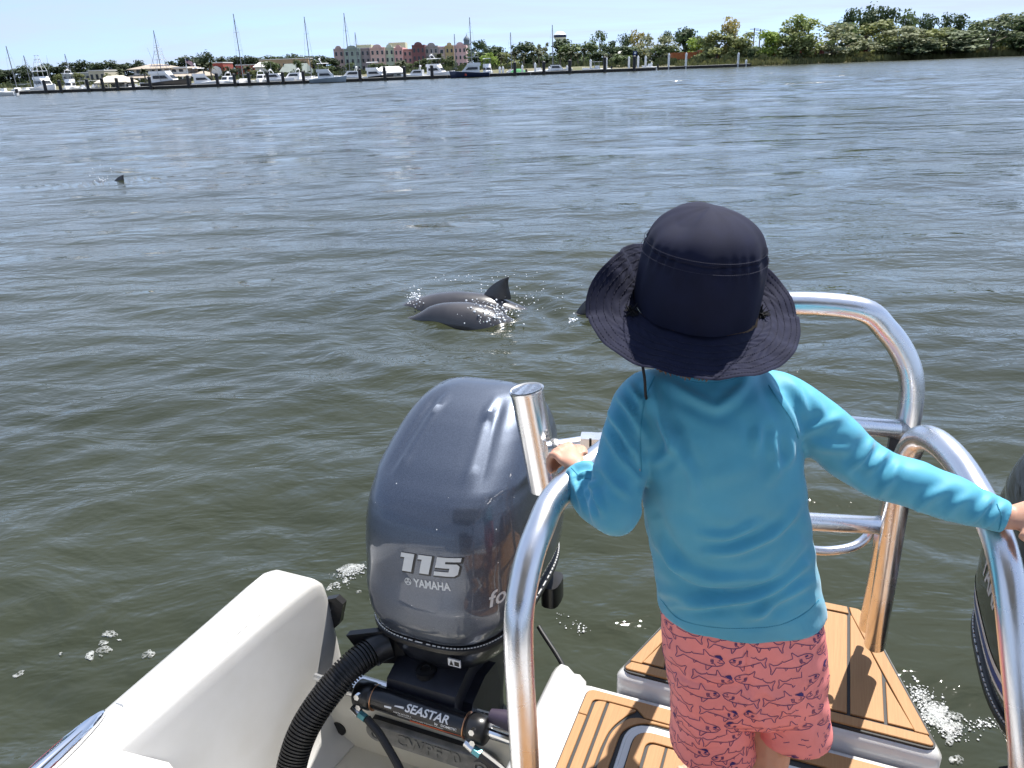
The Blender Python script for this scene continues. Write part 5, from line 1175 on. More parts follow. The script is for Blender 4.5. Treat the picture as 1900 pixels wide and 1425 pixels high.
    # small hoses and cables in the well
    for nm, pp, r in (('steering_hose', [(-.118, -.098, .334), (-.06, -.12, .305), (.03, -.17, .235), (.10, -.25, .155), (.16, -.36, .13), (.2, -.6, .13)], .0105), ('steering_hose', [(.20, -.098, .334), (.27, -.115, .315), (.33, -.15, .30), (.36, -.26, .25), (.34, -.5, .2)], .0125),
                      ('control_cable', [(.35, -.02, .24), (.20, -.16, .20), (.08, -.24, .155), (.02, -.36, .12), (0, -.6, .12)], .0095), ('control_cable', [(.36, -.05, .21), (.24, -.2, .165), (.12, -.30, .125), (.0, -.36, .118), (-.08, -.5, .118)], .0085), ('control_cable', [(.36, -.12, .17), (.25, -.27, .128), (.1, -.36, .12), (.0, -.5, .12)], .010),
                      ('fuel_line', [(.20, .30, .40), (.31, .22, .33), (.355, .12, .26), (.33, .04, .24), (.24, .0, .25)], .0065)):
        m = MB(); m.tube(spline(pp, 8), r, 10); m.build(nm, M_rubber, root)
    # tilt switch and lug on the inner aft side of the lower cowl
    if inn < 0: return root
    lg_ = MB(); lg_.loft([ellipse((.185 * inn, .46), .028, .045, z, 14, 3) for z in (.37, .38, .43, .44)]); lg_.build('side_lug', M_blackp, root, smooth=60)
    return root
engine(-.822, 'blue grey outboard motor marked 115 with a ribbed black hose', 1)
engine(.655, 'second outboard motor with a blue stripe, mostly beyond the right edge', -1, 1.40)
# ---------------------------------------------------------------- the child at the rail
M_shirt = material('cyan_jersey', (0.064, 0.345, 0.49), 0.62, var=0.06, scale=9, bump=0.12, bscale=900, bdist=.0006, sheen=0.25)
M_shorts = material('salmon_swim_cloth', (0.86, 0.27, 0.25), 0.7, var=0.05, scale=10, bump=0.1, bscale=500, bdist=.0006)
M_print = material('navy_print', (0.035, 0.02, 0.14), 0.7)
M_hat = material('navy_hat_cloth', (0.0060, 0.0080, 0.027), 0.85, var=0.15, scale=30, bump=0.15, bscale=700, bdist=.0008, spec=0.3)
M_thread = material('hat_thread', (0.013, 0.015, 0.036), 0.8)
M_cord = material('black_cord', (0.006, 0.006, 0.007), 0.8)
M_skin = material('skin', (0.56, 0.31, 0.215), 0.5, var=0.06, scale=14, bump=0.05, bscale=120, bdist=.001, sss=0.15)
M_hair = material('light_brown_hair', (0.16, 0.10, 0.055), 0.6, var=.3, scale=60)
YT = 1.08
feet = PZ(1385, 1425, ZD); person = empty('person', (.40, 1.09, ZD + .0083), 0, 'child from behind in navy sun hat, cyan shirt and pink shark print shorts, holding rails', 'person')
def wp(name, me, mat): return link(name, me, mat, person, True)

# ---- joints
SL, EL, CL = PY(1190, 752, 1.085), PY(1140, 940, 1.035), PY(1074, 878, 1.135)
KL = PD(1060, 862, 1.315)                       # knuckles of the hand on the left rail
SR, ER, CR_ = PY(1455, 752, 1.085), PY(1612, 868, 1.05), PD(1868, 962, 1.135)
def torso_ring(v, uL, uR, dep, Yc=YT, e=2.3, n=40):
    a, b = PY(uL, v, Yc), PY(uR, v, Yc); c = (a + b) / 2; hw = (b[0] - a[0]) / 2
    return ellipse((c[0], Yc + .0), hw, dep, c[2], n, e, -.12)
def shirt_mesh():
    m = MB()
    rows = [(678, 1236, 1390, .049, 1.095), (690, 1226, 1400, .052, 1.095), (697, 1208, 1418, .060, 1.093), (710, 1188, 1448, .066, 1.09), (732, 1172, 1474, .074, 1.088), (770, 1172, 1482, .084, 1.084), (830, 1178, 1482, .090, YT), (900, 1190, 1488, .090, YT), (980, 1200, 1498, .091, YT), (1060, 1215, 1512, .093, YT), (1100, 1221, 1520, .095, YT), (1126, 1222, 1525, .096, YT)]
    m.loft([torso_ring(*r) for r in rows][::-1])
    # sleeves
    def sleeve(pts, rad):
        path = spline(pts, 6); t = np.linspace(0, 1, len(path)); r = np.interp(t, np.linspace(0, 1, len(rad)), rad); m.tube(path, list(r), 20)
    inn = (SL + SR) / 2
    sleeve([SL + (inn - SL) * .45 + [0, 0, .01], SL + [.004, 0, .004], SL * .55 + EL * .45 + [-.006, 0, 0], EL + [.0, -.004, .012], EL + [.002, .0, -.006], EL * .62 + CL * .38 + [-.004, .0, -.014], EL * .3 + CL * .7 + [-.004, 0, -.006], CL], [.045, .0465, .043, .042, .041, .0385, .037, .0315])
    sleeve([SR + (inn - SR) * .45 + [0, 0, .01], SR + [-.004, 0, .004], SR * .6 + ER * .4 + [0, 0, .004], ER, ER * .62 + CR_ * .38, ER * .3 + CR_ * .7, CR_], [.045, .0475, .0465, .0405, .0375, .0335, .0255])
    me = remesh(m, .0045, 9, 'shirt')
    V = verts_of(me); N = normals_of(me)
    px_ = pix(V); face = np.clip(((C0 - V) * N).sum(1) / np.linalg.norm(C0 - V, axis=1) * 2.2 + .15, 0, 1)
    z2 = lambda L: [(1000 + x / 2.545, 640 + y / 2.545) for x, y in L]
    z3 = lambda L: [(1440 + x / 2.374, 500 + y / 2.374) for x, y in L]
    F = []   # (polyline in photo pixels, height m, width px)
    for L, a, w in [([(520, 130), (600, 400), (660, 640)], .0045, 11), ([(500, 200), (560, 330), (640, 470), (720, 620), (735, 760)], .0045, 10), ([(560, 150), (700, 230), (820, 290), (870, 280), (960, 200), (1000, 120)], .0035, 10),
                    ([(490, 700), (560, 940), (700, 1070), (880, 1115), (1080, 1085), (1230, 930)], .0055, 9), ([(555, 830), (640, 1050), (760, 1130), (960, 1150), (1140, 1080), (1260, 950)], .0045, 7), ([(570, 1160), (740, 1212), (960, 1200), (1110, 1160), (1260, 1040)], .0065, 9),
                    ([(600, 1235), (760, 1235), (880, 1225)], .0040, 8), ([(980, 1290), (1050, 1270), (1120, 1215), (1290, 1120)], .0045, 8), ([(780, 985), (960, 965), (1130, 880), (1230, 760)], .0045, 8), ([(760, 900), (900, 905), (1040, 840)], .0035, 8), ([(500, 560), (580, 540), (640, 440)], .003, 9),
                    ([(1040, 370), (1022, 500)], .0035, 9), ([(1110, 440), (1120, 560), (1100, 640)], .0035, 9), ([(1190, 420), (1190, 520), (1140, 600)], .004, 10), ([(1060, 120), (1130, 260), (1200, 400)], .003, 8),
                    ([(320, 300), (400, 420), (480, 560)], .0045, 8), ([(300, 380), (380, 520), (480, 640)], .0035, 7), ([(360, 220), (440, 330), (480, 420)], .0045, 8), ([(420, 180), (470, 260), (490, 330)], .0035, 7), ([(290, 560), (360, 660), (430, 720)], .003, 8),
                    ([(240, 640), (270, 720), (300, 800)], .0045, 6), ([(205, 640), (225, 730), (262, 820)], .004, 5), ([(180, 640), (190, 720), (215, 800)], .0035, 5), ([(150, 590), (160, 660), (190, 720)], .0035, 5), ([(180, 560), (240, 560), (270, 590)], .003, 5), ([(160, 620), (230, 600), (275, 620)], .003, 4), ([(220, 700), (250, 660), (280, 640)], .003, 5)]: F.append((z2(L), a, w))
    for L, a, w in [([(95, 740), (200, 690), (300, 640)], .004, 9), ([(320, 890), (380, 830), (430, 740)], .006, 8), ([(395, 900), (450, 850), (500, 790)], .005, 8), ([(440, 1010), (500, 930), (540, 850)], .005, 8), ([(120, 760), (240, 790), (330, 800)], .0045, 9), ([(260, 860), (330, 920), (430, 1000)], .003, 10), ([(600, 1090), (660, 1020), (760, 960)], .0045, 9), ([(740, 1110), (790, 1040), (850, 1000)], .004, 8), ([(840, 1130), (900, 1070), (960, 990)], .0055, 8), ([(900, 1150), (960, 1090), (1010, 1030)], .0045, 7), ([(60, 480), (110, 560), (130, 640)], .004, 8), ([(20, 560), (70, 640), (100, 720)], .004, 7), ([(150, 520), (190, 600), (220, 660)], .003, 9)]: F.append((z3(L), a * .6, w))
    d = np.zeros(len(V))
    def dist_poly(L):
        best = np.full(len(V), 1e9); par = np.zeros(len(V)); L = np.array(spline([(*p, 0) for p in L], 5))[:, :2]; cum = np.concatenate([[0], np.cumsum(np.linalg.norm(np.diff(L, axis=0), axis=1))])
        for i in range(len(L) - 1):
            a, b = L[i], L[i + 1]; ab = b - a; t = np.clip(((px_ - a) @ ab) / (ab @ ab), 0, 1); q = np.linalg.norm(px_ - (a + t[:, None] * ab), axis=1); m_ = q < best; best[m_] = q[m_]; par[m_] = ((cum[i] + t * (cum[i + 1] - cum[i])) / cum[-1])[m_]
        return best, par
    for L, a, w in F:
        q, t = dist_poly(L); k = np.clip(np.sin(np.pi * np.clip(t, .03, .97)), 0, 1) ** .6
        d += 1.75 * a * k * (np.exp(-(q / w) ** 2) - .55 * np.exp(-((q - 1.9 * w) / (1.2 * w)) ** 2))
    # raglan seams, collar ring
    for L in (z2([(545, 150), (500, 260), (480, 420), (485, 600)]), z2([(1085, 190), (1130, 260), (1190, 350), (1225, 440)])):
        q, t = dist_poly(L); d -= .0012 * np.exp(-(q / 2.2) ** 2)
    for y in (0, 1): 
        q, t = dist_poly(z2([(600, 115 + 16 * y), (680, 148 + 16 * y), (790, 162 + 16 * y), (900, 148 + 16 * y), (1000, 110 + 16 * y)])); d += (.0010 if y == 0 else -.0012) * np.exp(-(q / 2.5) ** 2)
    q, t = dist_poly([(1222, 1108), (1258, 1148), (1310, 1163), (1370, 1167), (1440, 1162), (1490, 1140), (1524, 1108)]); d -= .0010 * np.exp(-(q / 2.0) ** 2)   # hem stitch
    soft_n = .0016 * (np.sin(V[:, 0] * 61 + 2.2 * np.sin(V[:, 2] * 37)) * np.sin(V[:, 2] * 55 + 1.7 * np.sin(V[:, 1] * 43)))
    V = V + N * (d * face + soft_n)[:, None]
    # lower edge sags a little and is open
    set_verts(me, V); bm = bmesh.new(); bm.from_mesh(me); zh = PY(1225, 1126, YT)[2]
    bmesh.ops.delete(bm, geom=[f for f in bm.faces if f.normal.z < -.75 and f.calc_center_median().z < zh + .012 and abs(f.calc_center_median().y - YT) < .1 and .2 < f.calc_center_median().x < .56], context='FACES')
    bm.to_mesh(me); bm.free(); me.shade_smooth(); return me
shirt = wp('shirt', shirt_mesh(), M_shirt)

# seams: raglan lines, collar band, hem and cuff stitching, laid on the cloth
def shirt_seams():
    me = shirt.data; bvh = BVHTree.FromPolygons([Vector(v) for v in verts_of(me)], [tuple(p.vertices) for p in me.polygons]); z2 = lambda L: [(1000 + x / 2.545, 640 + y / 2.545) for x, y in L]
    M_seam = material('seam_thread', (0.036, 0.275, 0.40), 0.7)
    for L, r, dash in ((z2([(545, 150), (500, 260), (480, 420), (485, 600)]), 0.0009, 0), (z2([(1085, 190), (1130, 260), (1190, 350), (1225, 440)]), 0.0009, 0), (z2([(600, 118), (690, 150), (790, 164), (900, 150), (1010, 108)]), .0013, 0), (z2([(605, 132), (690, 165), (790, 180), (900, 166), (1015, 124)]), .0007, 1),
                       ([(1226, 1112), (1258, 1147), (1310, 1162), (1370, 1166), (1440, 1161), (1490, 1140), (1520, 1112)], .0007, 1), ([(1850, 935), (1858, 960), (1853, 984)], .0008, 1), ([(1060, 868), (1076, 884), (1098, 890)], .0008, 1)):
        m = MB(); run = []
        for p in spline([(*q, 0) for q in L], 14):
            d = Vector(ray(p[0], p[1])).normalized(); h = bvh.ray_cast(Vector(C0), d)
            if h[0] is None: continue
            run.append(np.array(h[0]) + np.array(h[1]) * r * .35)
        if len(run) < 4: continue
        if dash:
            for i in range(0, len(run) - 1): m.tube([run[i], run[i] + (run[i + 1] - run[i]) * .7], r, 5)
        else: m.tube(run, r, 6)
        o = link('seam', m.build('seam', M_seam, mesh_only=True), None, shirt); o['kind'] = 'stuff'
shirt_seams()
# ---- shorts
def shorts_mesh():
    m = MB(); zc = lambda u, v: PY(u, v, YT)
    def ring(v, uL, uR, dep, Yc=YT, n=36, e=2.4): return torso_ring(v, uL, uR, dep, Yc, e, n)
    m.loft([ring(1098, 1232, 1512, .086), ring(1140, 1228, 1520, .090), ring(1185, 1230, 1524, .094), ring(1225, 1234, 1527, .096), ring(1275, 1244, 1526, .092), ring(1296, 1262, 1510, .078)][::-1])
    m.loft([ring(1215, 1240, 1372, .082), ring(1255, 1241, 1380, .083, YT + .002), ring(1300, 1246, 1388, .083, YT + .004), ring(1345, 1246, 1395, .084, YT + .006), ring(1373, 1244, 1400, .085, YT + .006)][::-1])
    m.loft([ring(1215, 1385, 1520, .080, YT - .004), ring(1250, 1395, 1526, .081, YT - .004), ring(1290, 1402, 1531, .080, YT - .006), ring(1325, 1402, 1535, .080, YT - .008), ring(1345, 1400, 1537, .080, YT - .008)][::-1])
    me = remesh(m, .0045, 7, 'shorts'); V = verts_of(me); N = normals_of(me); px_ = pix(V); d = np.zeros(len(V))
    z4 = lambda L: np.array([(1180 + x / 4.13, 1080 + y / 4.13) for x, y in L])
    for L, a, w in (([(845, 420), (845, 700), (880, 860)], -.0035, 4), ([(880, 860), (980, 830), (1080, 900), (1180, 1010)], .0035, 9), ([(860, 900), (780, 950), (640, 960)], .003, 9), ([(900, 960), (960, 1080), (1040, 1170)], .004, 8), ([(250, 480), (330, 600), (430, 740)], .003, 10), ([(330, 960), (420, 1090), (520, 1220)], .004, 10), ([(430, 700), (560, 740), (760, 750)], .0025, 8), ([(700, 1050), (780, 1000), (860, 920)], .0035, 8), ([(1370, 480), (1350, 620), (1290, 760)], .0028, 9), ([(1250, 870), (1190, 950), (1100, 1010)], .003, 9), ([(920, 830), (840, 800), (700, 790)], -.002, 8)):
        L = z4(L); best = np.full(len(V), 1e9)
        for i in range(len(L) - 1):
            a0, b0 = L[i], L[i + 1]; ab = b0 - a0; t = np.clip(((px_ - a0) @ ab) / (ab @ ab), 0, 1); best = np.minimum(best, np.linalg.norm(px_ - (a0 + t[:, None] * ab), axis=1))
        d += a * np.exp(-(best / w) ** 2)
    face = np.clip(((C0 - V) * N).sum(1) / np.linalg.norm(C0 - V, axis=1) * 2.2 + .15, 0, 1)
    V = V + N * (d * face + .0015 * np.sin(V[:, 0] * 70 + 2 * np.sin(V[:, 2] * 40)) * np.sin(V[:, 2] * 50 + V[:, 1] * 40))[:, None]
    set_verts(me, V); bm = bmesh.new(); bm.from_mesh(me); zl = [PY(1322, 1373, YT)[2], PY(1468, 1345, YT)[2]]
    kill = [f for f in bm.faces if f.normal.z < -.7 and f.calc_center_median().z < (zl[0] if f.calc_center_median().x < PY(1398, 1360, YT)[0] else zl[1]) + .012]
    bmesh.ops.delete(bm, geom=kill, context='FACES'); bm.to_mesh(me); bm.free(); me.shade_smooth(); return me
shorts_me = shorts_mesh(); shorts = wp('shorts', shorts_me, M_shorts)
# printed sharks: thin ink lines laid on the cloth
SHARK = [[(0, .52), (.06, .40), (.16, .33), (.34, .30), (.50, .33), (.66, .40), (.84, .46), (.90, .34), (.96, .24), (.985, .26), (.965, .42), (1.0, .62), (.985, .65), (.90, .555), (.80, .545)],
         [(0, .52), (.05, .60), (.14, .66), (.30, .69), (.345, .70), (.46, .90), (.475, .89), (.465, .685), (.62, .64), (.66, .625), (.70, .68), (.705, .62), (.80, .545)],
         [(.27, .31), (.36, .12), (.385, .13), (.40, .30)], [(.03, .50), (.10, .47), (.17, .50)], [(.58, .365), (.63, .28), (.645, .375)],
         [(.255, .44), (.258, .56)], [(.28, .435), (.284, .565)], [(.305, .44), (.31, .56)], [(.10, .565), (.115, .59), (.135, .585), (.13, .56), (.105, .555)], [(.19, .36), (.24, .42), (.30, .40)]]
HATP = [(.06, .60), (.05, .70), (.11, .80), (.19, .77), (.25, .72), (.16, .67)]
PATCH = [(.085, .55), (.10, .61), (.15, .61), (.155, .55), (.12, .52)]
def shark_print():
    P = [Vector(v) for v in verts_of(shorts_me)]; bvh = BVHTree.FromPolygons(P, [tuple(p.vertices) for p in shorts_me.polygons]); m = MB(); rg = random.Random(9)
    cx, cy = .392, 1.085; R0 = .135; Ls, Hs = .086, .052
    def at(sx, z):
        ph = sx / R0 - math.pi / 2; d = Vector((math.cos(ph), math.sin(ph), 0)); h = bvh.ray_cast(Vector((cx, cy, z)) + d * .5, -d, .49)
        return (np.array(h[0]), np.array(h[1])) if h[0] is not None else None
    def stroke(L, hw):
        pts = []
        for a, b in zip(L, L[1:]):
            k = max(1, int(np.linalg.norm(np.array(b) - np.array(a)) / .007))
            for i in range(k): pts.append(np.array(a) + (np.array(b) - np.array(a)) * i / k)
        pts.append(np.array(L[-1])); prev = None
        for i, p in enumerate(pts):
            q = at(*p)
            if q is None: prev = None; continue
            t = pts[min(i + 1, len(pts) - 1)] - pts[max(0, i - 1)]; ph = p[0] / R0 - math.pi / 2; T = np.array([-math.sin(ph) * t[0], math.cos(ph) * t[0], t[1]]); s = np.cross(q[1], T); s /= np.linalg.norm(s) + 1e-9
            cur = (q[0] + q[1] * .0009 - s * hw, q[0] + q[1] * .0009 + s * hw)
            if prev is not None and np.linalg.norm(cur[0] - prev[0]) < .014: m.add([prev[0], prev[1], cur[1], cur[0]], [(0, 1, 2, 3)])
            prev = cur
    def blob(L):
        Q = [at(*p) for p in L]
        if any(q is None for q in Q): return
        c = np.mean([q[0] for q in Q], 0)
        if max(np.linalg.norm(q[0] - c) for q in Q) > .02: return
        m.add([q[0] + q[1] * .0010 for q in Q], [tuple(range(len(Q)))])
    row = 0; z = .665
    while z < 1.03:
        x = -math.pi * R0 + (row % 2) * .045; k = 0
        while x < math.pi * R0:
            fl = (row + k) % 2 == 0; tilt = rg.uniform(-.16, .16); oz = rg.uniform(-.004, .004); s = rg.uniform(.85, 1.05)
            f = lambda p: (x + (((p[0] - .5) * (-1 if fl else 1)) * math.cos(tilt) * Ls - (p[1] - .5) * math.sin(tilt) * Hs * (-1 if fl else 1)) * s, z + oz + ((p[0] - .5) * math.sin(tilt) * Ls + (p[1] - .5) * math.cos(tilt) * Hs) * s)
            for L in SHARK: stroke([f(p) for p in L], .00060)
            r = rg.random()
            if r < .45: blob([f(p) for p in HATP])
            if r < .3 or r > .8: blob([f(p) for p in PATCH])
            if r > .7: blob([f((p[0] + .02, p[1] * .5 + .62 - .34)) for p in PATCH])
            x += .090 * s + rg.uniform(0, .005); k += 1
        z += .0365; row += 1
    me = m.build('shark_print', M_print, mesh_only=True, smooth=0); o = link('shark_print', me, None, shorts); o.matrix_parent_inverse = Matrix(); o['kind'] = 'stuff'
shark_print()

# ---- body: one continuous skin from remeshed limbs
def body_mesh():
    m = MB(); hc = PY(1293, 575, 1.10)
    # head: skull, face, jaw, nose, ears; faces away from us, turned a little to the left
    yaw = .38; fx, fy = -math.sin(yaw), math.cos(yaw)        # facing direction
    def hp(r, f, u): return hc + np.array([fy * r + fx * f, -fx * r + fy * f, u])
    rings = []
    for u, w, l, off in ((.098, .02, .025, -.005), (.09, .045, .055, -.005), (.07, .066, .078, -.004), (.04, .078, .090, 0), (.0, .080, .092, .002), (-.03, .076, .086, .006), (-.06, .064, .074, .016), (-.085, .050, .060, .026), (-.105, .030, .036, .036)):
        rings.append([hp(w * math.cos(t), off + l * math.sin(t), u) for t in np.linspace(0, 2 * math.pi, 24, endpoint=False)])
    m.loft(rings[::-1])
    m.tube([hp(0, .088, .0), hp(0, .104, -.025), hp(0, .098, -.04), hp(0, .082, -.046)], [.008, .011, .013, .008], 10)
    for s in (-1, 1):
        m.tube([hp(s * .074, -.012, -.004), hp(s * .084, -.016, -.012), hp(s * .083, -.012, -.032), hp(s * .072, -.006, -.040)], [.007, .010, .009, .006], 8)
        m.tube([hp(s * .022, .078, -.062), hp(0, .086, -.066)], [.006, .008], 8)
    nb = PY(1310, 690, 1.10); m.tube([hc + [0, 0, -.07], nb + [0, -.006, .0], nb + [0, -.004, -.07]], [.043, .041, .046], 18)
    m.loft([torso_ring(v, l, r, d) for v, l, r, d in ((712, 1240, 1390, .035), (740, 1205, 1445, .052), (830, 1195, 1468, .074), (950, 1208, 1484, .074), (1070, 1232, 1500, .078), (1180, 1240, 1512, .082), (1240, 1252, 1510, .078))][::-1])
    def limb(pts, rad): m.tube(spline(pts, 5), list(np.interp(np.linspace(0, 1, (len(pts) - 1) * 5 + 1), np.linspace(0, 1, len(rad)), rad)), 14)
    limb([SL + [.03, 0, 0], SL, EL, CL, KL * .45 + CL * .55], [.034, .032, .028, .021, .019]); limb([SR + [-.03, 0, 0], SR, ER, CR_], [.034, .032, .028, .020])
    # legs to the deck
    zf = ZD + .0085
    for (u0, v0), x, y in (((1322, 1300), .352, 1.07), ((1462, 1300), .458, 1.075)):
        h0 = PY(u0, v0, YT); limb([h0 + [0, 0, .04], h0 + [0, 0, -.06], (x, y + .006, zf + .26), (x, y - .004, zf + .17), (x, y, zf + .055)], [.066, .062, .046, .044, .030])
        m.loft([[(x + w * math.cos(t), y + .035 + l * math.sin(t), z) for t in np.linspace(0, 6.28, 16, endpoint=False)] for z, w, l in ((zf, .032, .076), (zf + .012, .036, .082), (zf + .03, .034, .070), (zf + .055, .026, .04))])
        for k in range(5): m.tube([(x + (k - 2) * .013, y + .105, zf + .011), (x + (k - 2) * .014, y + .124 - abs(k - 1.5) * .004, zf + .010)], [.008, .0068], 7)
    # hands closed over the tubes
    def hand(wr, kn, across, down, L=.0185):
        """wrist, knuckle centre, direction along the row of knuckles, direction the fingers wrap to"""
        across = across / np.linalg.norm(across); down = down / np.linalg.norm(down); fwd = kn - wr; fwd = fwd / np.linalg.norm(fwd)
        m.loft([[wr + fwd * t * np.linalg.norm(kn - wr) + across * w * math.cos(a) + np.cross(across, fwd) * th * math.sin(a) for a in np.linspace(0, 6.28, 12, endpoint=False)] for t, w, th in ((-.1, .017, .014), (.35, .021, .0125), (.75, .025, .0115), (1.02, .024, .0095))])
        for k in range(4):
            b = kn + across * (k - 1.5) * .0128; ln = (.92, 1.05, 1.0, .82)[k] * L
            m.tube(spline([b - fwd * .008, b + fwd * ln * .75, b + fwd * ln * 1.15 + down * ln * .75, b + fwd * ln * .75 + down * ln * 1.75, b + fwd * ln * .1 + down * ln * 2.05], 4), [.0070] * 5 + [.0066] * 8 + [.0058] * 4, 9)
        b = wr + (kn - wr) * .25 + across * .024; m.tube(spline([b, b + across * .014 + fwd * .016 + down * .006, b + across * .012 + fwd * .032 + down * .018, b + across * .004 + fwd * .036 + down * .032], 4), [.0095] * 4 + [.0085] * 5 + [.007] * 4, 9)
    RB = lambda p: np.array(W(*p))
    rl = [RB(p) for p in rail_pts(-1)]; ta = rl[6] - rl[5]; ta /= np.linalg.norm(ta)
    kn = KL + np.array([-.008, .006, .018]); wr = CL + np.array([.0, .004, .012])
    hand(wr, kn, ta, np.array([-.35, .25, -1.0]))
    rr_ = [RB(p) for p in rail_pts(1)]; tb_ = rr_[5] - rr_[4]; tb_ /= np.linalg.norm(tb_)
    kn2 = PD(1932, 968, 1.115) + np.array([0, 0, .014]); hand(CR_ + [0, 0, .0], kn2, -tb_, np.array([.5, .1, -1.0]))
    return remesh(m, .0032, 5, 'body'), hc, hp
body_me, HC_, hp_ = body_mesh(); body = wp('body', body_me, M_skin)
for s in (-1, 1):     # eyes, brows
    e = MB(); c = hp_(s * .031, .080, .0); e.loft([[c + np.array([.010 * math.cos(t) * r_, .010 * math.sin(t) * r_, .0]) + np.array([0, 0, z]) for t in np.linspace(0, 6.28, 12, endpoint=False)] for r_, z in ((.2, -.0098), (.8, -.006), (1, 0), (.8, .006), (.2, .0098))]); wp('eye', e.build('eye', M_white, mesh_only=True), None)
    c = hp_(s * .031, .0895, .0); e = MB(); e.loft([[c + np.array([.0045 * math.cos(t) * r_, .003 * math.sin(t) * r_, z]) for t in np.linspace(0, 6.28, 10, endpoint=False)] for r_, z in ((.2, -.0045), (.9, -.002), (.9, .002), (.2, .0045))]); wp('iris', e.build('iris', M_cord, mesh_only=True), None)
    wp('eyebrow', MB().tube([hp_(s * .016, .088, .020), hp_(s * .032, .087, .025), hp_(s * .046, .076, .021)], [.002, .003, .0015], 6).build('eyebrow', M_hair, mesh_only=True), None)
wp('mouth', MB().tube([hp_(-.018, .076, -.064), hp_(0, .089, -.066), hp_(.018, .076, -.064)], [.002, .004, .002], 6).build('mouth', material('lips', (.5, .2, .17), .5), mesh_only=True), None)
hr = MB(); rg = random.Random(4)    # hair showing under the brim at the nape and sides
for k in range(260):
    t = rg.uniform(math.pi * .92, math.pi * 2.08); r0 = hp_(.079 * math.cos(t), .091 * math.sin(t), rg.uniform(-.02, .03)); out = hp_(.086 * math.cos(t), .098 * math.sin(t), -.02) - hp_(0, 0, 0); r1 = hp_(.083 * math.cos(t + rg.gauss(0, .05)), .092 * math.sin(t), -.045 - rg.random() * .02); r2 = hp_(.066 * math.cos(t + rg.gauss(0, .08)), .072 * math.sin(t), -.072 - rg.random() * .014)
    hr.tube([r0, r1, r2], [.0035, .003, .0008], 5)
hair = wp('hair', hr.build('hair', M_hair, mesh_only=True), None); hair['kind'] = 'stuff'

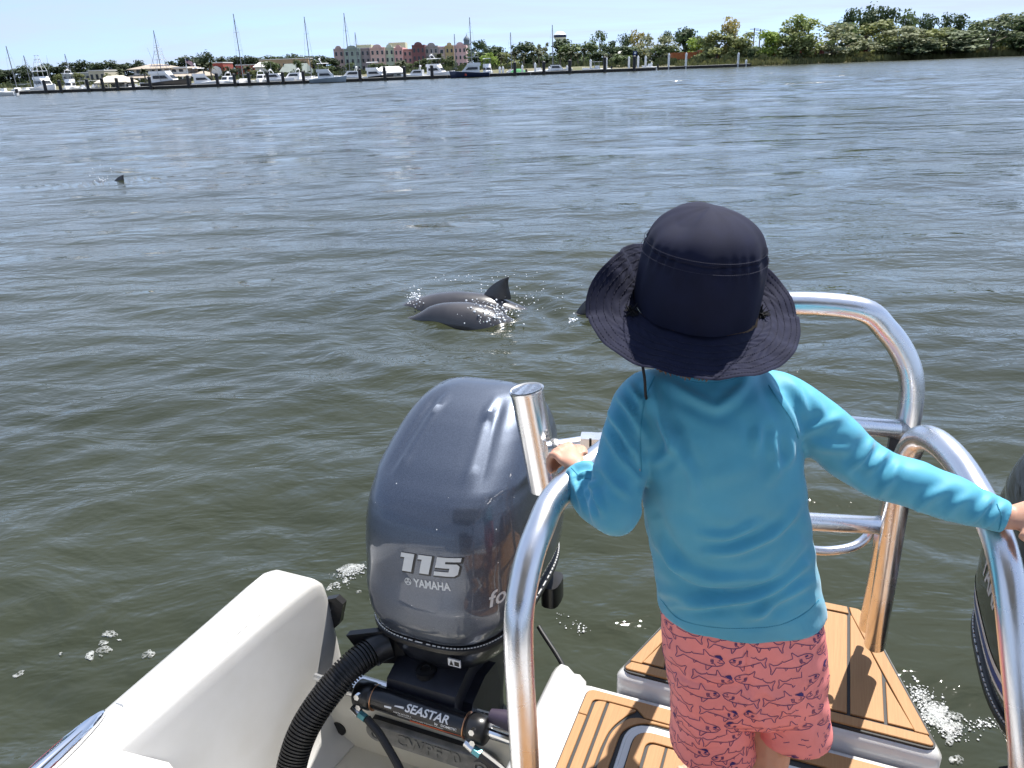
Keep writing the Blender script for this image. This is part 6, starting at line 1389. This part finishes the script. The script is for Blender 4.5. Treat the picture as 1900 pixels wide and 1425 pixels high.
# ---- hat: crown, top seam, brim with upturned front half, cord and tassels
def hat():
    hc = PY(1289, 572, 1.10); tilt = Matrix.Rotation(math.radians(5), 3, 'X') @ Matrix.Rotation(math.radians(4), 3, 'Y')
    def L2W(p): return hc + np.array(tilt @ Vector(p))
    N = 180; ph = np.linspace(0, 2 * math.pi, N, endpoint=False); rx, ry = .0905, .104
    prof = [(1.0, 0), (1.008, .02), (1.010, .04), (1.0, .060), (.978, .078), (.950, .0915), (.940, .0955), (.930, .0990), (.890, .112), (.80, .126), (.67, .1375), (.50, .147), (.32, .153), (.15, .156), (.02, .157)]
    pr = [(p[0], p[1]) for p in spline([(p[0], p[1] * .975, 0) for p in prof], 6)]
    rings = []; rg = np.random.default_rng(3); phs = rg.uniform(0, 6.28, 9)
    for r, z in pr:
        wob = .0020 * np.sin(3 * ph + 1 + z * 9) + .0012 * np.sin(7 * ph + phs[0] + 14 * z) + .0006 * np.sin(13 * ph + phs[1] - 20 * z)
        k = math.exp(-((z - .094) / .010) ** 2); pk = .0020 * np.sin(23 * ph + 3 * np.sin(5 * ph)) * math.exp(-((z - .090) / .014) ** 2)     # puckers along the seam
        dent = -.012 * soft(np.array(z), .10, .155) * np.exp(-((np.angle(np.exp(1j * (ph - 3.6)))) / .5) ** 2) + .004 * soft(np.array(z), .10, .15) * np.exp(-((np.angle(np.exp(1j * (ph - 1.9)))) / .6) ** 2)
        rad = (wob + pk) * (1 if r > .3 else r / .3) - .0016 * math.exp(-((z - .0955) / .0016) ** 2) + .0010 * math.exp(-((z - .0985) / .0018) ** 2)
        rings.append([L2W(((rx * r + d) * math.cos(a), (ry * r + d) * math.sin(a), z + dd)) for a, d, dd in zip(ph, rad, dent * min(1, r / .55))])
    m = MB(); m.loft(rings, cap0=False); crown_me = m.build('hat', M_hat, mesh_only=True, smooth=80)
    hat_o = wp('hat', crown_me, None)
    deg = np.array([0, 12, 25, 45, 70, 90, 115, 140, 160, 172, 182, 192, 205, 225, 250, 270, 290, 315, 335, 350, 360]); el = np.array([6, 26, 48, 60, 50, 44, 54, 66, 68, 56, 20, -10, -22, -28, -31, -32, -31, -27, -20, -8, 6])
    sm = np.interp(np.degrees(ph), deg, el); ker = np.array([1, 4, 6, 4, 1]) / 16; sm = np.convolve(np.concatenate([sm[-2:], sm, sm[:2]]), ker, 'valid')
    wd = np.interp(np.degrees(ph), [0, 90, 180, 270, 360], [.066, .074, .080, .069, .066]); S = np.linspace(0, 1, 60); bm_ = MB(); top, bot = [], []
    def brim_pt(i, s, off=0.0):
        a, d = ph[i], math.radians(sm[i]); d2 = d + math.radians(8) * (s - .5) * (1 if sm[i] < 0 else -1); rad = np.array([math.cos(a), math.sin(a) * 1.02, 0]); w = wd[i] * s
        wave = .0022 * s * math.sin(9 * a + 1.0) + .0016 * s * math.sin(17 * a)
        nrm = -rad * math.sin(d2) + np.array([0, 0, math.cos(d2)])
        quilt = .0004 * math.cos(s * 7 * 2 * math.pi) * (.35 + .65 * math.sin(23 * a + 9 * s) * math.sin(51 * a)) + .0007 * math.sin(37 * a + 5 * math.sin(11 * s)) * math.sin(s * 3.1) if s > .1 else 0
        return np.array([rx * .955 * math.cos(a), ry * .955 * math.sin(a), -.002]) + rad * w * math.cos(d2) + np.array([0, 0, w * math.sin(d2)]) + nrm * (wave + off + quilt)
    top = [[L2W(brim_pt(i, s)) for i in range(N)] for s in S]; bot = [[L2W(brim_pt(i, s, -.0035)) for i in range(N)] for s in S[::-1]]
    edge = [[L2W(brim_pt(i, 1.0) + (brim_pt(i, 1.0) - brim_pt(i, .95)) / (np.linalg.norm(brim_pt(i, 1.0) - brim_pt(i, .95))) * .0015 + np.array([0, 0, -.0016 * math.cos(math.radians(sm[i]))])) for i in range(N)]]
    bm_.loft(top + edge + bot, False, False); bo = bm_.build('brim', M_hat, hat_o, smooth=80)
    # stitching rows on the brim and round the crown seam
    for s in (.22, .38, .53, .68, .82, .94):
        st = MB()
        for i in range(N):
            a0, a1 = L2W(brim_pt(i, s, .0009)), L2W(brim_pt((i + 1) % N, s, .0009)); d = a1 - a0; st.tube([a0 + d * .15, a0 + d * .75], .00045, 4)
        so = st.build('stitching', M_thread, hat_o); so['kind'] = 'stuff'
    st = MB()
    for r, z in ((.972, .088), (.928, .1020)):
        for i in range(N):
            a0, a1 = (L2W(((rx * r + .0022) * math.cos(ph[j % N]), (ry * r + .0022) * math.sin(ph[j % N]), z)) for j in (i, i + 1)); d = a1 - a0; st.tube([a0 + d * .15, a0 + d * .75], .00055, 4)
    so = st.build('stitching', M_thread, hat_o); so['kind'] = 'stuff'
    # tassels where the cord comes through the brim
    for i0, s in ((int(N * 190 / 360), .16), (int(N * 352 / 360), .16)):
        c = L2W(brim_pt(i0, s, .004)); t = MB(); rg2 = random.Random(i0)
        for k in range(46):
            d = np.array([rg2.gauss(0, 1), rg2.gauss(0, 1), rg2.gauss(0, 1)]); d /= np.linalg.norm(d); d2 = d + np.array([rg2.gauss(0, .5), rg2.gauss(0, .5), rg2.gauss(0, .5)])
            t.tube([c, c + d * .006, c + d * .008 + d2 * .0045], [.0013, .0011, .0004], 4)
        to = t.build('tassel', M_cord, hat_o); to['kind'] = 'stuff'
    i0 = int(N * 205 / 360); q = L2W(brim_pt(i0, .12, -.004)); e = PD(1196, 700, 1.115); MB().tube(spline([q, q * .5 + e * .5 + np.array([-.004, 0, 0]), e, e + np.array([.012, .03, -.05]), hp_(-.02, .05, -.11)], 5), .0022, 7).build('chin_cord', M_cord, hat_o)
    for o in hat_o.children: o.matrix_parent_inverse = Matrix()
    return hat_o
hat()
# ---------------------------------------------------------------- dolphins, splash and foam
M_dol = material('wet_dolphin_skin', (0.030, 0.029, 0.032), 0.26, color2=(0.062, 0.057, 0.057), scale=3, ramp=(.35, .7), coat=.25, coat_rough=.12, bump=.03, bscale=30)
M_foam = material('foam', (0.30, 0.31, 0.30), 0.3, var=.08, scale=60)
M_film = material('foam_film', (0.34, 0.35, 0.33), 0.4, var=.25, scale=40)
def lacy(m, scale, lo, hi, amax):
    n, k = m.node_tree.nodes, m.node_tree.links; bs = n['Principled BSDF']; g = n.new('ShaderNodeNewGeometry'); v = n.new('ShaderNodeTexVoronoi'); v.feature = 'DISTANCE_TO_EDGE'; v.inputs['Scale'].default_value = scale; nz = n.new('ShaderNodeTexNoise'); nz.inputs['Scale'].default_value = scale * .45; nz.inputs['Detail'].default_value = 4
    k.new(g.outputs['Position'], v.inputs['Vector']); k.new(g.outputs['Position'], nz.inputs['Vector']); a = n.new('ShaderNodeMath'); a.operation = 'SUBTRACT'; k.new(nz.outputs[0], a.inputs[0]); k.new(v.outputs['Distance'], a.inputs[1])
    r = n.new('ShaderNodeMapRange'); r.inputs['From Min'].default_value = lo; r.inputs['From Max'].default_value = hi; r.inputs['To Max'].default_value = amax; k.new(a.outputs[0], r.inputs[0]); k.new(r.outputs[0], bs.inputs['Alpha'])
lacy(M_film, 80, .18, .55, .85)
M_drop = material('spray_drop', (0.85, 0.87, 0.88), 0.08)  # clear water coloured near white, standing in for sun glint on the drops
def dolphin(loc_, yaw, pitch, s, bend, label, group, roll=0.0):
    r = empty('dolphin', loc_, 0, label, 'dolphin', group); r.rotation_euler = (roll, -pitch, yaw); r.scale = (s, s, s)
    sec = [(-1.0, .012, .03, 0), (-.92, .02, .042, 0), (-.8, .035, .062, 0), (-.6, .085, .11, 0), (-.3, .15, .18, 0), (0, .19, .215, 0), (.3, .19, .205, 0), (.5, .168, .178, 0), (.62, .142, .15, 0), (.72, .112, .122, .004), (.79, .085, .092, .0), (.83, .06, .062, -.014), (.87, .042, .040, -.026), (.93, .032, .030, -.034), (.99, .024, .022, -.036), (1.005, .008, .008, -.036)]
    x = [q[0] for q in sec]; xs = np.linspace(-1, 1.005, 46); m = MB()
    zb = lambda t: -bend * (t - .35) ** 2
    m.loft([[(t, np.interp(t, x, [q[1] for q in sec]) * math.cos(a), zb(t) + np.interp(t, x, [q[3] for q in sec]) + np.interp(t, x, [q[2] for q in sec]) * math.sin(a)) for a in np.linspace(0, 2 * math.pi, 24, endpoint=False)] for t in xs]); m.build('body', M_dol, r, smooth=70)
    f = MB(); base = .195 + zb(-.05)
    prof = []
    for k, t in enumerate(np.linspace(0, 1, 9)):       # lofted dorsal fin, swept back
        ch = .24 * (1 - t ** 1.6) ** .8 * (1 - .25 * t) + .012; le = .12 - .09 * t - .09 * t * t - .04 * t ** 6; th = .022 * (1 - t) + .004
        prof.append([(le - ch * (.5 - .5 * math.cos(a)) - .05, th * math.sin(a), base + .195 * t) for a in np.linspace(0, 2 * math.pi, 16, endpoint=False)])
    f.loft(prof); f.build('dorsal_fin', M_dol, r, smooth=70)
    for sd in (-1, 1):
        p = MB(); p.loft([[(.38 - .22 * t - (.13 * (1 - t) + .01) * (.5 - .5 * math.cos(a)), sd * (.14 + .26 * t), zb(.35) - .12 - .10 * t + .014 * (1 - t) * math.sin(a)) for a in np.linspace(0, 6.28, 12, endpoint=False)] for t in np.linspace(0, 1, 6)]); p.build('flipper', M_dol, r, smooth=70)
        p = MB(); p.loft([[(-.94 - .16 * t - (.15 * (1 - t) + .01) * (.5 - .5 * math.cos(a)), sd * .30 * t, zb(-1) + .012 * (1 - t) * math.sin(a)) for a in np.linspace(0, 6.28, 12, endpoint=False)] for t in np.linspace(0, 1, 6)]); p.build('fluke', M_dol, r, smooth=70)
    return r
def wz(u, v, z=0.0): return PZ(u, v, z)
p = wz(848, 592, .0); dolphin((p[0] + .49, p[1] - .02, -.255), math.radians(170), math.radians(25), 1.02, .52, 'nearer grey dolphin with its head and back out of the water left of the child', 'dolphins')
p = wz(908, 572, .0); dolphin((p[0], p[1] + .05, -.085), math.radians(172), math.radians(3), .97, .20, 'dolphin with a tall dark dorsal fin just behind the nearer dolphin', 'dolphins')
p = wz(1085, 577, .0); dolphin((p[0], p[1], -.215), math.radians(172), math.radians(-4), 1.0, .10, 'dolphin fin partly hidden behind the brim of the hat', 'dolphins')
p = wz(212, 336, .0); dolphin((p[0], p[1], -.245), math.radians(176), math.radians(8), 1.05, .14, 'distant dolphin surfacing alone far to the left', 'dolphins')

def ball(m, c, r, flat=1.0, n=6):
    m.loft([[(c[0] + r * k * math.cos(a), c[1] + r * k * math.sin(a), c[2] + r * h * flat) for a in np.linspace(0, 2 * math.pi, n, endpoint=False)] for k, h in ((.5, -.8), (1, 0), (.75, .65), (.15, 1))])
rg = random.Random(21); m = MB()
def spray(u0, v0, su, sv, n, zmax, r0, r1):
    for k in range(n):
        u, v = rg.gauss(u0, su), rg.gauss(v0, sv); q = PZ(u, v, 0); zz = zmax * rg.random() ** 2
        ball(m, (q[0], q[1] - zz * 1.5, .02 + zz), rg.uniform(r0, r1) * (.6 if rg.random() < .6 else 1))
spray(910, 588, 24, 9, 260, .10, .003, .010); spray(880, 560, 30, 14, 50, .12, .003, .008); spray(772, 562, 7, 7, 90, .08, .004, .012); spray(850, 524, 30, 4, 22, .06, .003, .007); spray(985, 560, 38, 18, 50, .05, .003, .008); spray(1062, 598, 4, 3, 24, .03, .005, .011); spray(960, 515, 20, 5, 14, .05, .003, .006); spray(190, 336, 8, 3, 26, .08, .006, .016); spray(195, 315, 16, 2, 5, .03, .008, .014)
tag(m.build('spray', M_drop), 'white spray and droplets thrown up around the dolphins', 'spray', kind='stuff')
# foam rafts
def raft(m, film, u0, v0, su, sv, n, ang, r0=.003, r1=.009):
    ca, sa = math.cos(ang), math.sin(ang)
    for k in range(n):
        a, b = rg.gauss(0, su) * rg.random() ** .4, rg.gauss(0, sv) * rg.random() ** .4; u, v = u0 + a * ca - b * sa, v0 + a * sa + b * ca
        q = PZ(u, v, 0.0); ball(m, (q[0], q[1], water_z(q[0], q[1]) + .001 + .003 * rg.random()), rg.uniform(r0, r1) * (.45 if rg.random() < .6 else 1), .6)
def patch(film, u0, v0, ru, rv, ang, z=0):
    c = PZ(u0, v0, 0); z = water_z(c[0], c[1]) + .002; ring = []; ph = [rg.uniform(0, 6.28) for _ in range(3)]
    for t in np.linspace(0, 2 * math.pi, 22, endpoint=False):
        k = 1 + .18 * math.sin(2 * t + ph[0]) + .13 * math.sin(3 * t + ph[1]) + .1 * math.sin(5 * t + ph[2]); a, b = ru * k * math.cos(t), rv * k * math.sin(t)
        ring.append(PZ(u0 + a * math.cos(ang) - b * math.sin(ang), v0 + a * math.sin(ang) + b * math.cos(ang), z))
    film.loft([[(*(p[:2]), z - .004) for p in ring], [tuple(p[:2]) + (z + .001,) for p in ring], [tuple((c + (p - c) * .8)[:2]) + (z + .003,) for p in ring]])
fm, ff = MB(), MB()
for a in [(1740, 1318, 34, 15, 420, .75), (1705, 1285, 14, 10, 160, .75), (1765, 1350, 16, 14, 150, .4), (1820, 1335, 26, 9, 90, -.1), (1715, 1320, 12, 20, 120, 0), (655, 1060, 18, 8, 160, -.2), (640, 1075, 10, 10, 40, 0), (1080, 1172, 14, 10, 26, .5), (1050, 1160, 24, 12, 14, 0), (620, 1090, 8, 6, 20, 0)]: raft(fm, ff, *a, r1=.006 if a[4] > 300 else .005)
for a in [(1738, 1316, 30, 14, .75), (1712, 1290, 18, 8, .8), (1765, 1350, 20, 13, .4), (1728, 1335, 22, 8, .9), (1772, 1328, 16, 7, .6), (204, 1176, 14, 7, -.25), (192, 1193, 11, 4, -.1), (194, 1206, 15, 7, .1), (167, 1217, 10, 7, -.4), (275, 1214, 12, 7, -.5), (113, 1213, 4, 3, 0), (36, 1250, 12, 5, -.45), (222, 1188, 4, 2, 0), (652, 1056, 26, 9, -.15), (625, 1085, 6, 5, -.4), (612, 1090, 7, 4, -.8), (633, 1131, 8, 7, -.6), (1762, 1372, 9, 12, .3), (1775, 1410, 12, 10, 0), (640, 1078, 5, 4, 0), (187, 1217, 4, 2, 0), (665, 1098, 6, 2, -.4)]: patch(ff, *a)
tag(fm.build('foam_bubbles', M_foam), 'white bubbles churned up beside the swim platform and the motor', 'foam', kind='stuff')
tag(ff.build('foam_flecks', M_film, smooth=50), 'small grey white flecks of foam floating near the hull', 'foam', kind='stuff')
